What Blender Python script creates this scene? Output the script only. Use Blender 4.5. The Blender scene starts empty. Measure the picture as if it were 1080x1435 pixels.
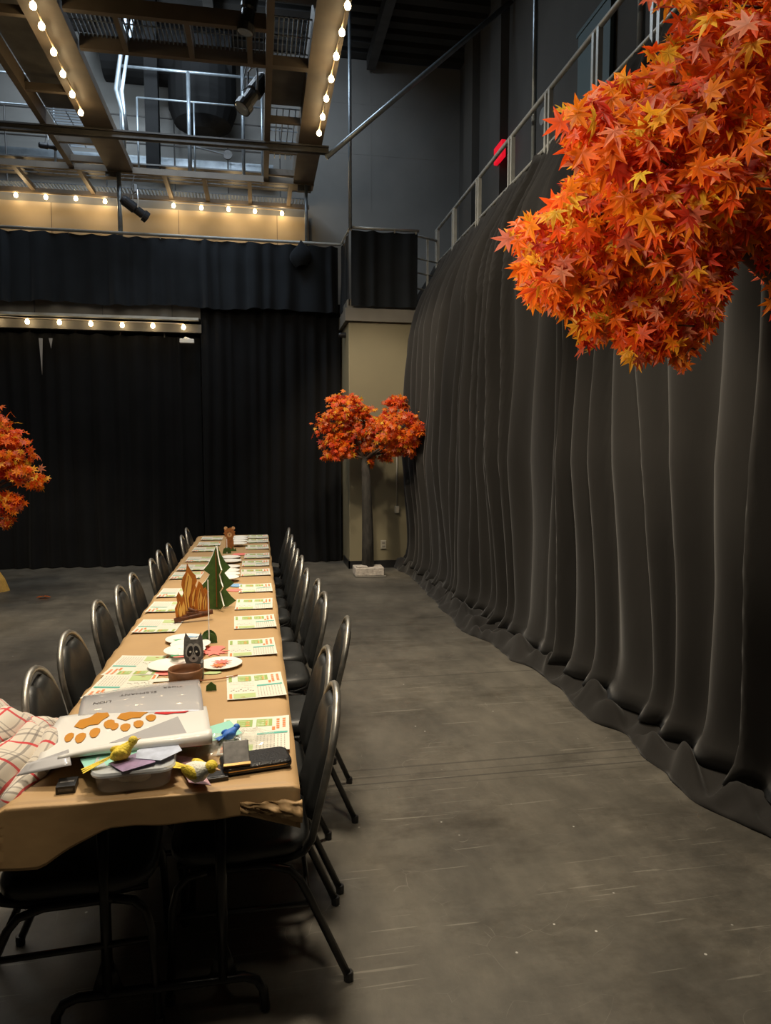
import bpy, math, random
from mathutils import Vector, Matrix, noise
random.seed(7)
C = bpy.context.scene.collection
PI = math.pi
V = Vector
R = random.uniform

# ------------------------------------------------------------------ camera maths
F, CX, CY, H = 985., 540., 717.5, 1.65
_d = V((362-CX, -(636-CY), F)).normalized()
YAW = -math.asin(_d.x); PITCH = math.atan2(-_d.y, _d.z)
FW = V((math.sin(YAW)*math.cos(PITCH), math.cos(YAW)*math.cos(PITCH), math.sin(PITCH)))
RT = V((math.cos(YAW), -math.sin(YAW), 0)); UP = RT.cross(FW)
CAM = V((0, 0, H))
def ray(x, y): return FW+RT*((x-CX)/F)+UP*((CY-y)/F)
def onz(x, y, z): r = ray(x, y); return CAM+r*((z-H)/r.z)
def onY(x, y, Y): r = ray(x, y); return CAM+r*(Y/r.y)
def onX(x, y, X): r = ray(x, y); return CAM+r*(X/r.x)

# ------------------------------------------------------------------ materials
def nmat(name):
    m = bpy.data.materials.new(name); m.use_nodes = True
    nt = m.node_tree; return m, nt, nt.nodes['Principled BSDF']
def setp(b, **k):
    for a, v in k.items():
        n = a.replace('_', ' ')
        if n in b.inputs: b.inputs[n].default_value = v
def pm(name, col, rough=.6, metal=0., var=0., scale=20., bump=0., bscale=60., sheen=0., emit=None, es=0., coat=0., alpha=1., trans=0., stretch=(1,1,1), spec=.5):
    m, nt, b = nmat(name)
    setp(b, Base_Color=(*col, 1), Roughness=rough, Metallic=metal, Sheen_Weight=sheen, Coat_Weight=coat, Alpha=alpha, Transmission_Weight=trans, Specular_IOR_Level=spec)
    if emit: setp(b, Emission_Color=(*emit, 1), Emission_Strength=es)
    tc = nt.nodes.new('ShaderNodeTexCoord'); mp = nt.nodes.new('ShaderNodeMapping')
    mp.inputs['Scale'].default_value = stretch
    nt.links.new(tc.outputs['Object'], mp.inputs['Vector'])
    nz = nt.nodes.new('ShaderNodeTexNoise'); nz.inputs['Scale'].default_value = scale; nz.inputs['Detail'].default_value = 4
    nt.links.new(mp.outputs[0], nz.inputs['Vector'])
    if var:
        cr = nt.nodes.new('ShaderNodeValToRGB')
        cr.color_ramp.elements[0].position = .3; cr.color_ramp.elements[1].position = .7
        cr.color_ramp.elements[0].color = (*[c*(1-var) for c in col], 1)
        cr.color_ramp.elements[1].color = (*[min(1, c*(1+var)) for c in col], 1)
        nt.links.new(nz.outputs['Fac'], cr.inputs[0]); nt.links.new(cr.outputs[0], b.inputs['Base Color'])
    if bump:
        n2 = nt.nodes.new('ShaderNodeTexNoise'); n2.inputs['Scale'].default_value = bscale; n2.inputs['Detail'].default_value = 3
        nt.links.new(mp.outputs[0], n2.inputs['Vector'])
        bp = nt.nodes.new('ShaderNodeBump'); bp.inputs['Strength'].default_value = bump; bp.inputs['Distance'].default_value = .01
        nt.links.new(n2.outputs['Fac'], bp.inputs['Height']); nt.links.new(bp.outputs[0], b.inputs['Normal'])
    return m

M = {}
M['drape'] = pm('black_drape', (.0175,.0162,.0150), .85, spec=.15, sheen=.12, var=.18, scale=3, bump=.5, bscale=7, stretch=(1,1,.35))
M['drape_dark'] = pm('dark_drape', (.0085,.0088,.0095), .9, spec=.1, sheen=.03, var=.15, scale=3)
M['skirt'] = pm('skirt_drape', (.0100,.0120,.0145), .85, spec=.12, sheen=.06, var=.15, scale=4)
M['column'] = pm('column_paint', (.17,.148,.090), .7, var=.06, scale=2)
M['capbeam'] = pm('grey_beam_paint', (.15,.14,.12), .6, var=.1, scale=3)
M['backwall'] = pm('back_wall_paint', (.21,.205,.19), .8, var=.12, scale=1.2)
M['rightwall'] = pm('right_wall_paint', (.085,.08,.072), .85, var=.2, scale=.8)
M['tanwall'] = pm('tan_board', (.50,.40,.27), .75, var=.08, scale=2)
M['steel'] = pm('dark_steel', (.075,.072,.068), .5, metal=.3, var=.25, scale=6)
M['browngirder'] = pm('primer_girder', (.115,.09,.065), .55, metal=.1, var=.15, scale=5)
M['galv'] = pm('galvanised_pipe', (.25,.285,.31), .35, metal=.6, var=.15, scale=12)
M['rail'] = pm('rail_steel', (.42,.43,.41), .4, metal=.35, var=.12, scale=10)
M['grate'] = pm('grating_steel', (.22,.25,.28), .45, metal=.4)
M['ceil'] = pm('ceiling_deck', (.03,.029,.027), .8, var=.2, scale=3)
M['vinyl'] = pm('black_vinyl', (.019,.020,.020), .42, var=.2, scale=8, bump=.08, bscale=220)
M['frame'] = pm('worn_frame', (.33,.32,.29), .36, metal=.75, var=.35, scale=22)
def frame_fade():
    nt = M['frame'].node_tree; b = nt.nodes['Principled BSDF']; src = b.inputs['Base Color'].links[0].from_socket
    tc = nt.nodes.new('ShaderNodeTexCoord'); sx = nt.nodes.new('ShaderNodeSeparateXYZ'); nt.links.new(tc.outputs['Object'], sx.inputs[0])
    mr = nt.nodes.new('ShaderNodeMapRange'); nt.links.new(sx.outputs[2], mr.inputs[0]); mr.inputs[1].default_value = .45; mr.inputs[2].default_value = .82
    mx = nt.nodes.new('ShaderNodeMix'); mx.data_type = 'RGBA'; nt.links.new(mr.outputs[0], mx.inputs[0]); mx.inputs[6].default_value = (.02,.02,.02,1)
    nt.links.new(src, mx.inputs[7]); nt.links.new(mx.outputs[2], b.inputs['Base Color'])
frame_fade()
M['leg'] = pm('black_leg', (.018,.018,.018), .33, metal=.2)
M['tableleg'] = pm('black_table_leg', (.014,.014,.015), .3, metal=.3)
M['tabletop'] = pm('table_laminate', (.05,.045,.04), .5)
M['kraft'] = pm('kraft_paper', (.42,.27,.125), .62, var=.05, scale=5, bump=.25, bscale=9)
M['white'] = pm('white_paper', (.66,.645,.56), .6)
M['foam'] = pm('foam_board_edge', (.85,.83,.76), .6)
M['gloss'] = pm('glossy_sheet', (.42,.42,.44), .22, coat=.4)
M['sheet'] = pm('poster_sheet', (.70,.70,.68), .4, coat=.15)
M['ink'] = pm('ink', (.08,.07,.07), .7)
M['inkgrey'] = pm('ink_grey', (.34,.32,.29), .7)
M['teal'] = pm('teal_ink', (.10,.40,.33), .6)
M['orange'] = pm('orange_ink', (.75,.20,.06), .6)
M['lime'] = pm('lime_ink', (.26,.38,.10), .6)
M['palegreen'] = pm('pale_green', (.42,.52,.24), .6)
M['brownink'] = pm('brown_ink', (.30,.10,.03), .6)
M['paworange'] = pm('paw_orange', (.52,.22,.02), .35)
M['pawred'] = pm('paw_red', (.58,.01,.015), .35)
M['pink'] = pm('pink_paper', (.80,.20,.17), .6)
M['blue'] = pm('blue_paper', (.20,.38,.62), .6)
M['green'] = pm('green_felt', (.055,.12,.022), .75, var=.25, scale=25)
M['greencut'] = pm('green_paper', (.06,.35,.14), .6)
M['flame'] = pm('flame_orange', (.48,.15,.012), .5, var=.3, scale=30, stretch=(1,1,.4))
M['flameyellow'] = pm('flame_yellow', (.90,.52,.12), .5, var=.15, scale=40, stretch=(1,1,.3))
M['flamebrown'] = pm('flame_edge', (.30,.08,.01), .5)
M['logbrown'] = pm('log_brown', (.12,.04,.015), .6, var=.5, scale=50)
M['lion'] = pm('lion_brown', (.36,.13,.03), .6, var=.3, scale=80)
M['liontan'] = pm('lion_tan', (.70,.42,.20), .6)
M['grey'] = pm('raccoon_grey', (.13,.13,.13), .6, var=.3, scale=90)
M['lgrey'] = pm('raccoon_light', (.42,.42,.41), .6)
M['black'] = pm('plain_black', (.01,.01,.011), .4)
M['band'] = pm('brown_band', (.22,.10,.045), .55, var=.2, scale=40)
M['leather'] = pm('black_leather', (.015,.015,.017), .28, bump=.15, bscale=160)
M['gold'] = pm('brass', (.55,.35,.14), .3, metal=.9)
M['mirrorcase'] = pm('case_grey', (.09,.085,.08), .5, var=.4, scale=50)
M['yellow'] = pm('bird_yellow', (.75,.58,.05), .7, var=.2, scale=90, bump=.4, bscale=200)
M['birdwhite'] = pm('bird_white', (.75,.75,.66), .7, bump=.4, bscale=200)
M['birdblue'] = pm('bird_blue', (.03,.15,.55), .6)
M['tealcard'] = pm('teal_card', (.28,.60,.50), .5)
M['purplecard'] = pm('purple_card', (.25,.17,.30), .5, var=.3, scale=30)
M['pinkcard'] = pm('pink_card', (.55,.33,.37), .5, var=.4, scale=30)
M['bluecard'] = pm('pale_blue_card', (.42,.47,.60), .5, var=.2, scale=30)
M['bark'] = pm('bark', (.022,.020,.017), .85, var=.5, scale=30, bump=.8, bscale=45, stretch=(1,1,.3))
M['twig'] = pm('twig', (.07,.045,.03), .8)
M['plaster'] = pm('stone_base', (.42,.38,.34), .85, var=.3, scale=25, bump=.8, bscale=40)
M['plate'] = pm('paper_plate', (.80,.79,.74), .5)
M['bulb'] = pm('bulb_glow', (1,.8,.5), .4, emit=(1,.74,.40), es=22)
M['cable'] = pm('cable', (.55,.42,.25), .6)
M['blackcable'] = pm('black_cable', (.02,.02,.02), .6)
M['exit'] = pm('exit_red', (.4,.0,.01), .5, emit=(1,.01,.03), es=.7)
M['lens'] = pm('lens', (.35,.4,.45), .1, metal=.3)
M['silver'] = pm('silver_part', (.4,.42,.44), .35, metal=.7)
M['canister'] = pm('lamp_black', (.02,.02,.022), .4, metal=.3)
M['plasticwhite'] = pm('switch_white', (.28,.26,.21), .5)
M['bluepanel'] = pm('blue_grey_panel', (.10,.15,.16), .6)
M['black_form'] = pm('matte_black', (.008,.008,.008), .8, spec=.1)
M['plug'] = pm('floor_dust', (.6,.6,.58), .8)

def clear_mat(name, col, alpha, rough):
    m, nt, b = nmat(name)
    setp(b, Base_Color=(*col, 1), Roughness=rough, Specular_IOR_Level=.8)
    tr = nt.nodes.new('ShaderNodeBsdfTransparent'); mx = nt.nodes.new('ShaderNodeMixShader')
    mx.inputs[0].default_value = alpha
    nt.links.new(tr.outputs[0], mx.inputs[1]); nt.links.new(b.outputs[0], mx.inputs[2])
    nt.links.new(mx.outputs[0], nt.nodes['Material Output'].inputs[0]); return m
M['tub'] = clear_mat('tub_plastic', (.50,.52,.58), .30, .12)
M['lid'] = clear_mat('lid_plastic', (.62,.66,.70), .7, .3)
M['wrap'] = clear_mat('clear_wrap', (.8,.78,.7), .28, .08)
M['mesh_panel'] = clear_mat('rail_infill', (.05,.05,.05), .35, .4)

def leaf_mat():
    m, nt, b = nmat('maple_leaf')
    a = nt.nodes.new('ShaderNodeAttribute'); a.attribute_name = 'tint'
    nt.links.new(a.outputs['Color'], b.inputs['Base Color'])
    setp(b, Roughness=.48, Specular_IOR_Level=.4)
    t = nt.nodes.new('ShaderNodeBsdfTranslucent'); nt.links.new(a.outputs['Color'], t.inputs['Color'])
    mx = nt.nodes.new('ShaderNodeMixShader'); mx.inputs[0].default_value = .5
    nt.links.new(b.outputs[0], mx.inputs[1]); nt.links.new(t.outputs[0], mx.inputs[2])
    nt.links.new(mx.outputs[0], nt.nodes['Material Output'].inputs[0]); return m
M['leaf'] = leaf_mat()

def floor_mat():
    m, nt, b = nmat('stage_floor'); N = nt.nodes.new; L = nt.links.new
    geo = N('ShaderNodeNewGeometry')
    def nz(scale, det=5, st=(1,1,1), rough=.6):
        mp = N('ShaderNodeMapping'); mp.inputs['Scale'].default_value = st; L(geo.outputs['Position'], mp.inputs[0])
        n = N('ShaderNodeTexNoise'); n.inputs['Scale'].default_value = scale; n.inputs['Detail'].default_value = det; n.inputs['Roughness'].default_value = rough
        L(mp.outputs[0], n.inputs['Vector']); return n.outputs['Fac']
    def ramp(f, p0, c0, p1, c1):
        r = N('ShaderNodeValToRGB'); e = r.color_ramp.elements
        e[0].position, e[0].color, e[1].position, e[1].color = p0, (*c0, 1), p1, (*c1, 1)
        L(f, r.inputs[0]); return r.outputs[0]
    def mix(f, a, c, mode='MIX'):
        x = N('ShaderNodeMix'); x.data_type = 'RGBA'; x.blend_type = mode
        if isinstance(f, float): x.inputs[0].default_value = f
        else: L(f, x.inputs[0])
        for s, v in ((x.inputs[6], a), (x.inputs[7], c)):
            if isinstance(v, tuple): s.default_value = (*v, 1)
            else: L(v, s)
        return x.outputs[2]
    base = ramp(nz(.9), .3, (.078,.071,.059), .7, (.138,.128,.106))
    smear = ramp(nz(3, 6, (1,.45,1), .7), .35, (.66,.66,.66), .75, (1.25,1.23,1.2))
    col = mix(1., base, smear, 'MULTIPLY')
    blot = ramp(nz(1.6, 8, (.7,1.2,1), .75), .50, (1,1,1), .68, (.52,.50,.46))
    col = mix(1., col, blot, 'MULTIPLY')
    # scuff scratches: warped thin voronoi edges masked by noise
    mp = N('ShaderNodeMapping'); mp.inputs['Scale'].default_value = (1.3, 2.6, 1); mp.inputs['Rotation'].default_value = (0,0,.3)
    wn = N('ShaderNodeTexNoise'); wn.inputs['Scale'].default_value = 1.5; L(geo.outputs['Position'], wn.inputs['Vector'])
    ad = N('ShaderNodeMix'); ad.data_type = 'RGBA'; ad.blend_type = 'ADD'; ad.inputs[0].default_value = .8
    L(geo.outputs['Position'], ad.inputs[6]); L(wn.outputs['Color'], ad.inputs[7]); L(ad.outputs[2], mp.inputs[0])
    vo = N('ShaderNodeTexVoronoi'); vo.feature = 'DISTANCE_TO_EDGE'; vo.inputs['Scale'].default_value = 3.6; L(mp.outputs[0], vo.inputs['Vector'])
    line = ramp(vo.outputs['Distance'], .0, (1,1,1), .0055, (0,0,0))
    msk = ramp(nz(3.4, 5), .50, (0,0,0), .60, (1,1,1))
    lm = mix(1., line, msk, 'MULTIPLY'); lm2 = mix(1., lm, (.3,.3,.3), 'MULTIPLY')
    col = mix(lm2, col, (.34,.32,.28))
    # straight hairline scratches in three directions
    for ang, sc_, th in ((.05, 1.7, .75), (1.0, 2.0, .71), (-.7, 1.8, .715)):
        mq = N('ShaderNodeMapping'); mq.inputs['Scale'].default_value = (.9, 30, 1); mq.inputs['Rotation'].default_value = (0,0,ang); L(geo.outputs['Position'], mq.inputs[0])
        nn = N('ShaderNodeTexNoise'); nn.inputs['Scale'].default_value = sc_; nn.inputs['Detail'].default_value = 1; L(mq.outputs[0], nn.inputs['Vector'])
        col = mix(ramp(nn.outputs['Fac'], th, (0,0,0), th+.02, (.3,.3,.3)), col, (.30,.285,.24))
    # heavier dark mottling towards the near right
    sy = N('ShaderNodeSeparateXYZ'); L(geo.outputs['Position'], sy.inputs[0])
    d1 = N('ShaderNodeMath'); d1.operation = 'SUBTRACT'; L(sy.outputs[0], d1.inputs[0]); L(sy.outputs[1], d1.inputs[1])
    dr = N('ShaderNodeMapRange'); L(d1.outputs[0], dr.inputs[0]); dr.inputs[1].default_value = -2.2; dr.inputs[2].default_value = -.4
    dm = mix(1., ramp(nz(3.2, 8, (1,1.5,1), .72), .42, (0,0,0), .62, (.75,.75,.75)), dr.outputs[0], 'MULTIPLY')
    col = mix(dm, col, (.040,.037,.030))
    # dust specks
    v2 = N('ShaderNodeTexVoronoi'); v2.inputs['Scale'].default_value = 8; L(geo.outputs['Position'], v2.inputs['Vector'])
    sp = ramp(v2.outputs['Distance'], .03, (1,1,1), .045, (0,0,0))
    sm = ramp(nz(1.1, 2), .42, (0,0,0), .58, (.75,.75,.75))
    col = mix(mix(1., sp, sm, 'MULTIPLY'), col, (.55,.54,.5))
    # seams across the room (x direction) : floor sheets butt at fixed Y
    sx = N('ShaderNodeSeparateXYZ'); L(geo.outputs['Position'], sx.inputs[0])
    def seam(y, w, dark):
        a = N('ShaderNodeMath'); a.operation = 'SUBTRACT'; L(sx.outputs[1], a.inputs[0]); a.inputs[1].default_value = y
        c = N('ShaderNodeMath'); c.operation = 'ABSOLUTE'; L(a.outputs[0], c.inputs[0])
        d = N('ShaderNodeMath'); d.operation = 'LESS_THAN'; L(c.outputs[0], d.inputs[0]); d.inputs[1].default_value = w
        e = N('ShaderNodeMath'); e.operation = 'MULTIPLY'; L(d.outputs[0], e.inputs[0]); e.inputs[1].default_value = dark
        return e.outputs[0]
    for y, w, d in ((3.36,.006,.6),(3.43,.004,.45),(3.52,.008,.5),(3.30,.004,.3),(4.98,.006,.6),(6.55,.006,.5),(8.1,.008,.5),(1.6,.004,.4)):
        col = mix(seam(y, w, d), col, (.03,.028,.025))
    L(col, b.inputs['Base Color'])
    rr = N('ShaderNodeMapRange'); L(nz(4, 5), rr.inputs[0]); rr.inputs[3].default_value = .38; rr.inputs[4].default_value = .62
    L(rr.outputs[0], b.inputs['Roughness'])
    bp = N('ShaderNodeBump'); bp.inputs['Strength'].default_value = .12; bp.inputs['Distance'].default_value = .01
    L(nz(14, 5), bp.inputs['Height']); L(bp.outputs[0], b.inputs['Normal'])
    return m
M['floor'] = floor_mat()

def plaid_mat():
    m, nt, b = nmat('plaid_blanket'); N = nt.nodes.new; L = nt.links.new
    uv = N('ShaderNodeUVMap'); sp = N('ShaderNodeSeparateXYZ'); L(uv.outputs[0], sp.inputs[0])
    def stripe(o, freq, ph, w):
        a = N('ShaderNodeMath'); a.operation = 'MULTIPLY_ADD'; L(o, a.inputs[0]); a.inputs[1].default_value = freq; a.inputs[2].default_value = ph
        f = N('ShaderNodeMath'); f.operation = 'FRACT'; L(a.outputs[0], f.inputs[0])
        l = N('ShaderNodeMath'); l.operation = 'LESS_THAN'; L(f.outputs[0], l.inputs[0]); l.inputs[1].default_value = w
        return l.outputs[0]
    col = None
    def over(fac, prev, c, k):
        x = N('ShaderNodeMix'); x.data_type = 'RGBA'
        mm = N('ShaderNodeMath'); mm.operation = 'MULTIPLY'; L(fac, mm.inputs[0]); mm.inputs[1].default_value = k; L(mm.outputs[0], x.inputs[0])
        if isinstance(prev, tuple): x.inputs[6].default_value = prev
        else: L(prev, x.inputs[6])
        x.inputs[7].default_value = c; return x.outputs[2]
    col = (.62,.57,.49,1)
    for o in (sp.outputs[0], sp.outputs[1]):
        col = over(stripe(o, 7, .33, .07), col, (.10,.09,.09,1), .6)
        col = over(stripe(o, 7, .5, .045), col, (.10,.09,.09,1), .5)
    for o in (sp.outputs[0], sp.outputs[1]):
        col = over(stripe(o, 7, 0, .07), col, (.55,.02,.03,1), .95)
    L(col, b.inputs['Base Color']); setp(b, Roughness=.95, Sheen_Weight=.3)
    return m
M['plaid'] = plaid_mat()

# ------------------------------------------------------------------ mesh builder
class MB:
    def __init__(s): s.v = []; s.f = []; s.m = []; s.uv = {}
    def add(s, vs, fs, mi=0):
        o = len(s.v); s.v += [tuple(v) for v in vs]
        for f in fs: s.f.append(tuple(o+i for i in f)); s.m.append(mi)
        return o
    def box(s, a, b, mi=0, mat=None):
        x0,y0,z0 = a; x1,y1,z1 = b
        vs = [V(p) for p in ((x0,y0,z0),(x1,y0,z0),(x1,y1,z0),(x0,y1,z0),(x0,y0,z1),(x1,y0,z1),(x1,y1,z1),(x0,y1,z1))]
        if mat: vs = [mat @ v for v in vs]
        s.add(vs, [(0,3,2,1),(4,5,6,7),(0,1,5,4),(1,2,6,5),(2,3,7,6),(3,0,4,7)], mi)
    def tube(s, pts, r, n=8, mi=0, closed=False, cap=True):
        pts = [V(p) for p in pts]; rs = r if isinstance(r, (list, tuple)) else [r]*len(pts)
        o = len(s.v); k = len(pts); prev = None
        for i, p in enumerate(pts):
            if closed: t = pts[(i+1) % k]-pts[i-1]
            else: t = pts[min(i+1, k-1)]-pts[max(i-1, 0)]
            t.normalize()
            if prev is None:
                a = V((0,0,1)) if abs(t.z) < .9 else V((1,0,0))
                u = t.cross(a).normalized()
            else: u = (prev-t*prev.dot(t)).normalized()
            prev = u; w = t.cross(u)
            for j in range(n):
                q = 2*PI*j/n; s.v.append(tuple(p+(u*math.cos(q)+w*math.sin(q))*rs[i]))
        for i in range(k if closed else k-1):
            for j in range(n):
                a = o+i*n+j; b = o+i*n+(j+1) % n; c = o+((i+1) % k)*n+(j+1) % n; d = o+((i+1) % k)*n+j
                s.f.append((a,b,c,d)); s.m.append(mi)
        if cap and not closed:
            s.f.append(tuple(o+j for j in reversed(range(n)))); s.m.append(mi)
            s.f.append(tuple(o+(k-1)*n+j for j in range(n))); s.m.append(mi)
    def lathe(s, prof, c=(0,0,0), n=24, mi=0, sx=1, sy=1, mat=None):
        o = len(s.v)
        for r, z in prof:
            for j in range(n):
                q = 2*PI*j/n; p = V((c[0]+r*sx*math.cos(q), c[1]+r*sy*math.sin(q), c[2]+z))
                if mat: p = mat @ p
                s.v.append(tuple(p))
        for i in range(len(prof)-1):
            for j in range(n):
                s.f.append((o+i*n+j, o+i*n+(j+1) % n, o+(i+1)*n+(j+1) % n, o+(i+1)*n+j)); s.m.append(mi)
        s.f.append(tuple(o+j for j in reversed(range(n)))); s.m.append(mi)
        s.f.append(tuple(o+(len(prof)-1)*n+j for j in range(n))); s.m.append(mi)
    def ball(s, c, r, mat=None, n=12, k=8, mi=0):
        rr = r if isinstance(r, (list, tuple)) else (r, r, r)
        prof = [(max(.001, math.sin(PI*i/k)), -math.cos(PI*i/k)) for i in range(k+1)]
        T = Matrix.Translation(V(c)) @ (mat if mat else Matrix()) @ Matrix.Diagonal((*rr, 1))
        s.lathe(prof, n=n, mi=mi, mat=T)
    def grid(s, fn, nu, nv, mi=0, uv=None, closed=False):
        o = len(s.v)
        for i in range(nu+1):
            for j in range(nv+1):
                s.v.append(tuple(fn(i/nu, j/nv)))
                if uv: s.uv[len(s.v)-1] = uv(i/nu, j/nv)
        for i in range(nu):
            for j in range(nv):
                a = o+i*(nv+1)+j; s.f.append((a, a+nv+1, a+nv+2, a+1)); s.m.append(mi)
    def plate(s, poly, t, T=None, mi=0, side=None):
        """flat cut-out: poly in local XZ, thickness along Y (-t/2..t/2)"""
        n = len(poly); vs = [V((x, -t/2, z)) for x, z in poly]+[V((x, t/2, z)) for x, z in poly]
        if T: vs = [T @ v for v in vs]
        o = len(s.v); s.v += [tuple(v) for v in vs]
        s.f.append(tuple(o+i for i in range(n))); s.m.append(mi)
        s.f.append(tuple(o+n+i for i in reversed(range(n)))); s.m.append(mi)
        for i in range(n):
            j = (i+1) % n; s.f.append((o+i, o+n+i, o+n+j, o+j)); s.m.append(mi if side is None else side)
    def flat(s, poly, z, t=.0008, mi=0):
        """flat sheet: poly in XY at height z"""
        n = len(poly); o = len(s.v)
        zz = (lambda x, y: z) if not callable(z) else z
        s.v += [(x, y, zz(x, y)+t) for x, y in poly]+[(x, y, zz(x, y)) for x, y in poly]
        s.f.append(tuple(o+i for i in range(n))); s.m.append(mi)
        s.f.append(tuple(o+n+i for i in reversed(range(n)))); s.m.append(mi)
        for i in range(n):
            j = (i+1) % n; s.f.append((o+i, o+n+i, o+n+j, o+j)); s.m.append(mi)
    def build(s, name, mats, parent=None, smooth=False, loc=None, bevel=0, tint=None, solid=0, sub=0):
        me = bpy.data.meshes.new(name); me.from_pydata(s.v, [], s.f)
        if not isinstance(mats, (list, tuple)): mats = [mats]
        for m in mats: me.materials.append(m)
        me.polygons.foreach_set('material_index', s.m)
        if smooth: me.polygons.foreach_set('use_smooth', [True]*len(s.f))
        if s.uv:
            ul = me.uv_layers.new(name='UVMap')
            for l in me.loops: ul.data[l.index].uv = s.uv.get(l.vertex_index, (0, 0))
        if tint:
            a = me.attributes.new('tint', 'FLOAT_COLOR', 'POINT')
            a.data.foreach_set('color', [c for t in tint for c in (*t, 1)])
        me.update()
        o = bpy.data.objects.new(name, me); C.objects.link(o)
        if parent: o.parent = parent
        if loc: o.location = loc
        if solid:
            md = o.modifiers.new('s', 'SOLIDIFY'); md.thickness = solid
        if bevel:
            md = o.modifiers.new('b', 'BEVEL'); md.width = bevel; md.segments = 2; md.limit_method = 'ANGLE'
        if sub:
            md = o.modifiers.new('u', 'SUBSURF'); md.levels = sub; md.render_levels = sub
        return o
def tag(o, label, cat, group=None):
    o['label'] = label; o['category'] = cat
    if group: o['group'] = group
    return o
def thing(name, label, cat, loc=(0,0,0), rz=0, group=None):
    o = bpy.data.objects.new(name, None); C.objects.link(o); o.empty_display_size = .1
    o.location = loc; o.rotation_euler = (0, 0, rz); return tag(o, label, cat, group)
def struct(o): o['kind'] = 'structure'; return o
def dup(root, loc, rz, label, group=None):
    r = root.copy(); C.objects.link(r); r.location = loc; r.rotation_euler = (0, 0, rz); r['label'] = label
    if group: r['group'] = group
    for ch in list(root.children):
        c = ch.copy(); C.objects.link(c); c.parent = r
        for g in ch.children:
            d = g.copy(); C.objects.link(d); d.parent = c
    return r
ORD = ['first','second','third','fourth','fifth','sixth','seventh','eighth','ninth','tenth','eleventh','twelfth','thirteenth']

# ------------------------------------------------------------------ room shell
WY, WX, CZ = 12.0, 3.44, 8.1
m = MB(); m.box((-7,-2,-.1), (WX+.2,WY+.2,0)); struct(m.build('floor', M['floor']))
m = MB(); m.box((-7,WY,0), (WX+.2,WY+.2,CZ)); 
for x in (-4.2,-1.0,1.9): m.box((x,WY-.004,5.7), (x+.02,WY+.01,CZ))
for z in (6.6,7.4): m.box((-7,WY-.003,z), (WX,WY+.01,z+.02))
struct(m.build('wall_back', M['backwall']))
m = MB(); m.box((WX,-2,0), (WX+.2,WY+.2,CZ))
for y in (10.9,9.6): m.box((WX-.12,y,0), (WX,y+.45,CZ))
struct(m.build('wall_right', M['rightwall']))
m = MB(); m.box((-7.2,-2,0), (-7,WY+.2,CZ)); struct(m.build('wall_left', M['rightwall']))
m = MB(); m.box((-7.2,-2.2,0), (WX+.2,-2,CZ)); struct(m.build('wall_front', M['rightwall']))
m = MB(); m.box((-7.2,-2.2,CZ+.1), (WX+.2,WY+.2,CZ+.3))
y = -2.
while y < WY:                                    # corrugated deck ribs
    m.box((-7,y,CZ), (WX,y+.16,CZ+.12)); y += .3
struct(m.build('ceiling', M['ceil']))
# gallery back board lit by the bulbs
m = MB(); m.box((-6.9,WY-.05,4.3), (.86,WY-.002,5.52)); 
m.box((-6.9,WY-.052,4.86),(.86,WY-.04,4.87),1)
for x in (-3.1,-1.2,.35): m.box((x,WY-.053,4.3),(x+.008,WY-.04,5.52),1)
struct(m.build('trim_1', [M['tanwall'], M['browngirder']]))
# gallery floors (slab edges)
m = MB(); m.box((-6.9,10.75,3.72), (1.3,WY,3.85)); struct(m.build('trim_2', M['capbeam']))
m = MB(); m.box((2.62,-1.9,3.75), (WX,WY,3.9)); struct(m.build('trim_3', M['capbeam']))
# column with cap beam, baseboard
m = MB(); m.box((1.27,9.97,0), (2.6,WY,3.5)); struct(m.build('wall_column', M['column'], bevel=.01))
m = MB(); m.box((1.22,9.92,3.5), (2.62,WY,3.68)); m.box((1.25,9.95,3.68),(2.62,WY,3.80)); struct(m.build('trim_4', M['capbeam'], bevel=.006))
m = MB(); m.box((1.255,9.955,0), (2.1,9.975,.11)); m.box((1.255,9.955,0), (1.275,10.6,.11)); struct(m.build('baseboard_column', M['black']))

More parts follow.
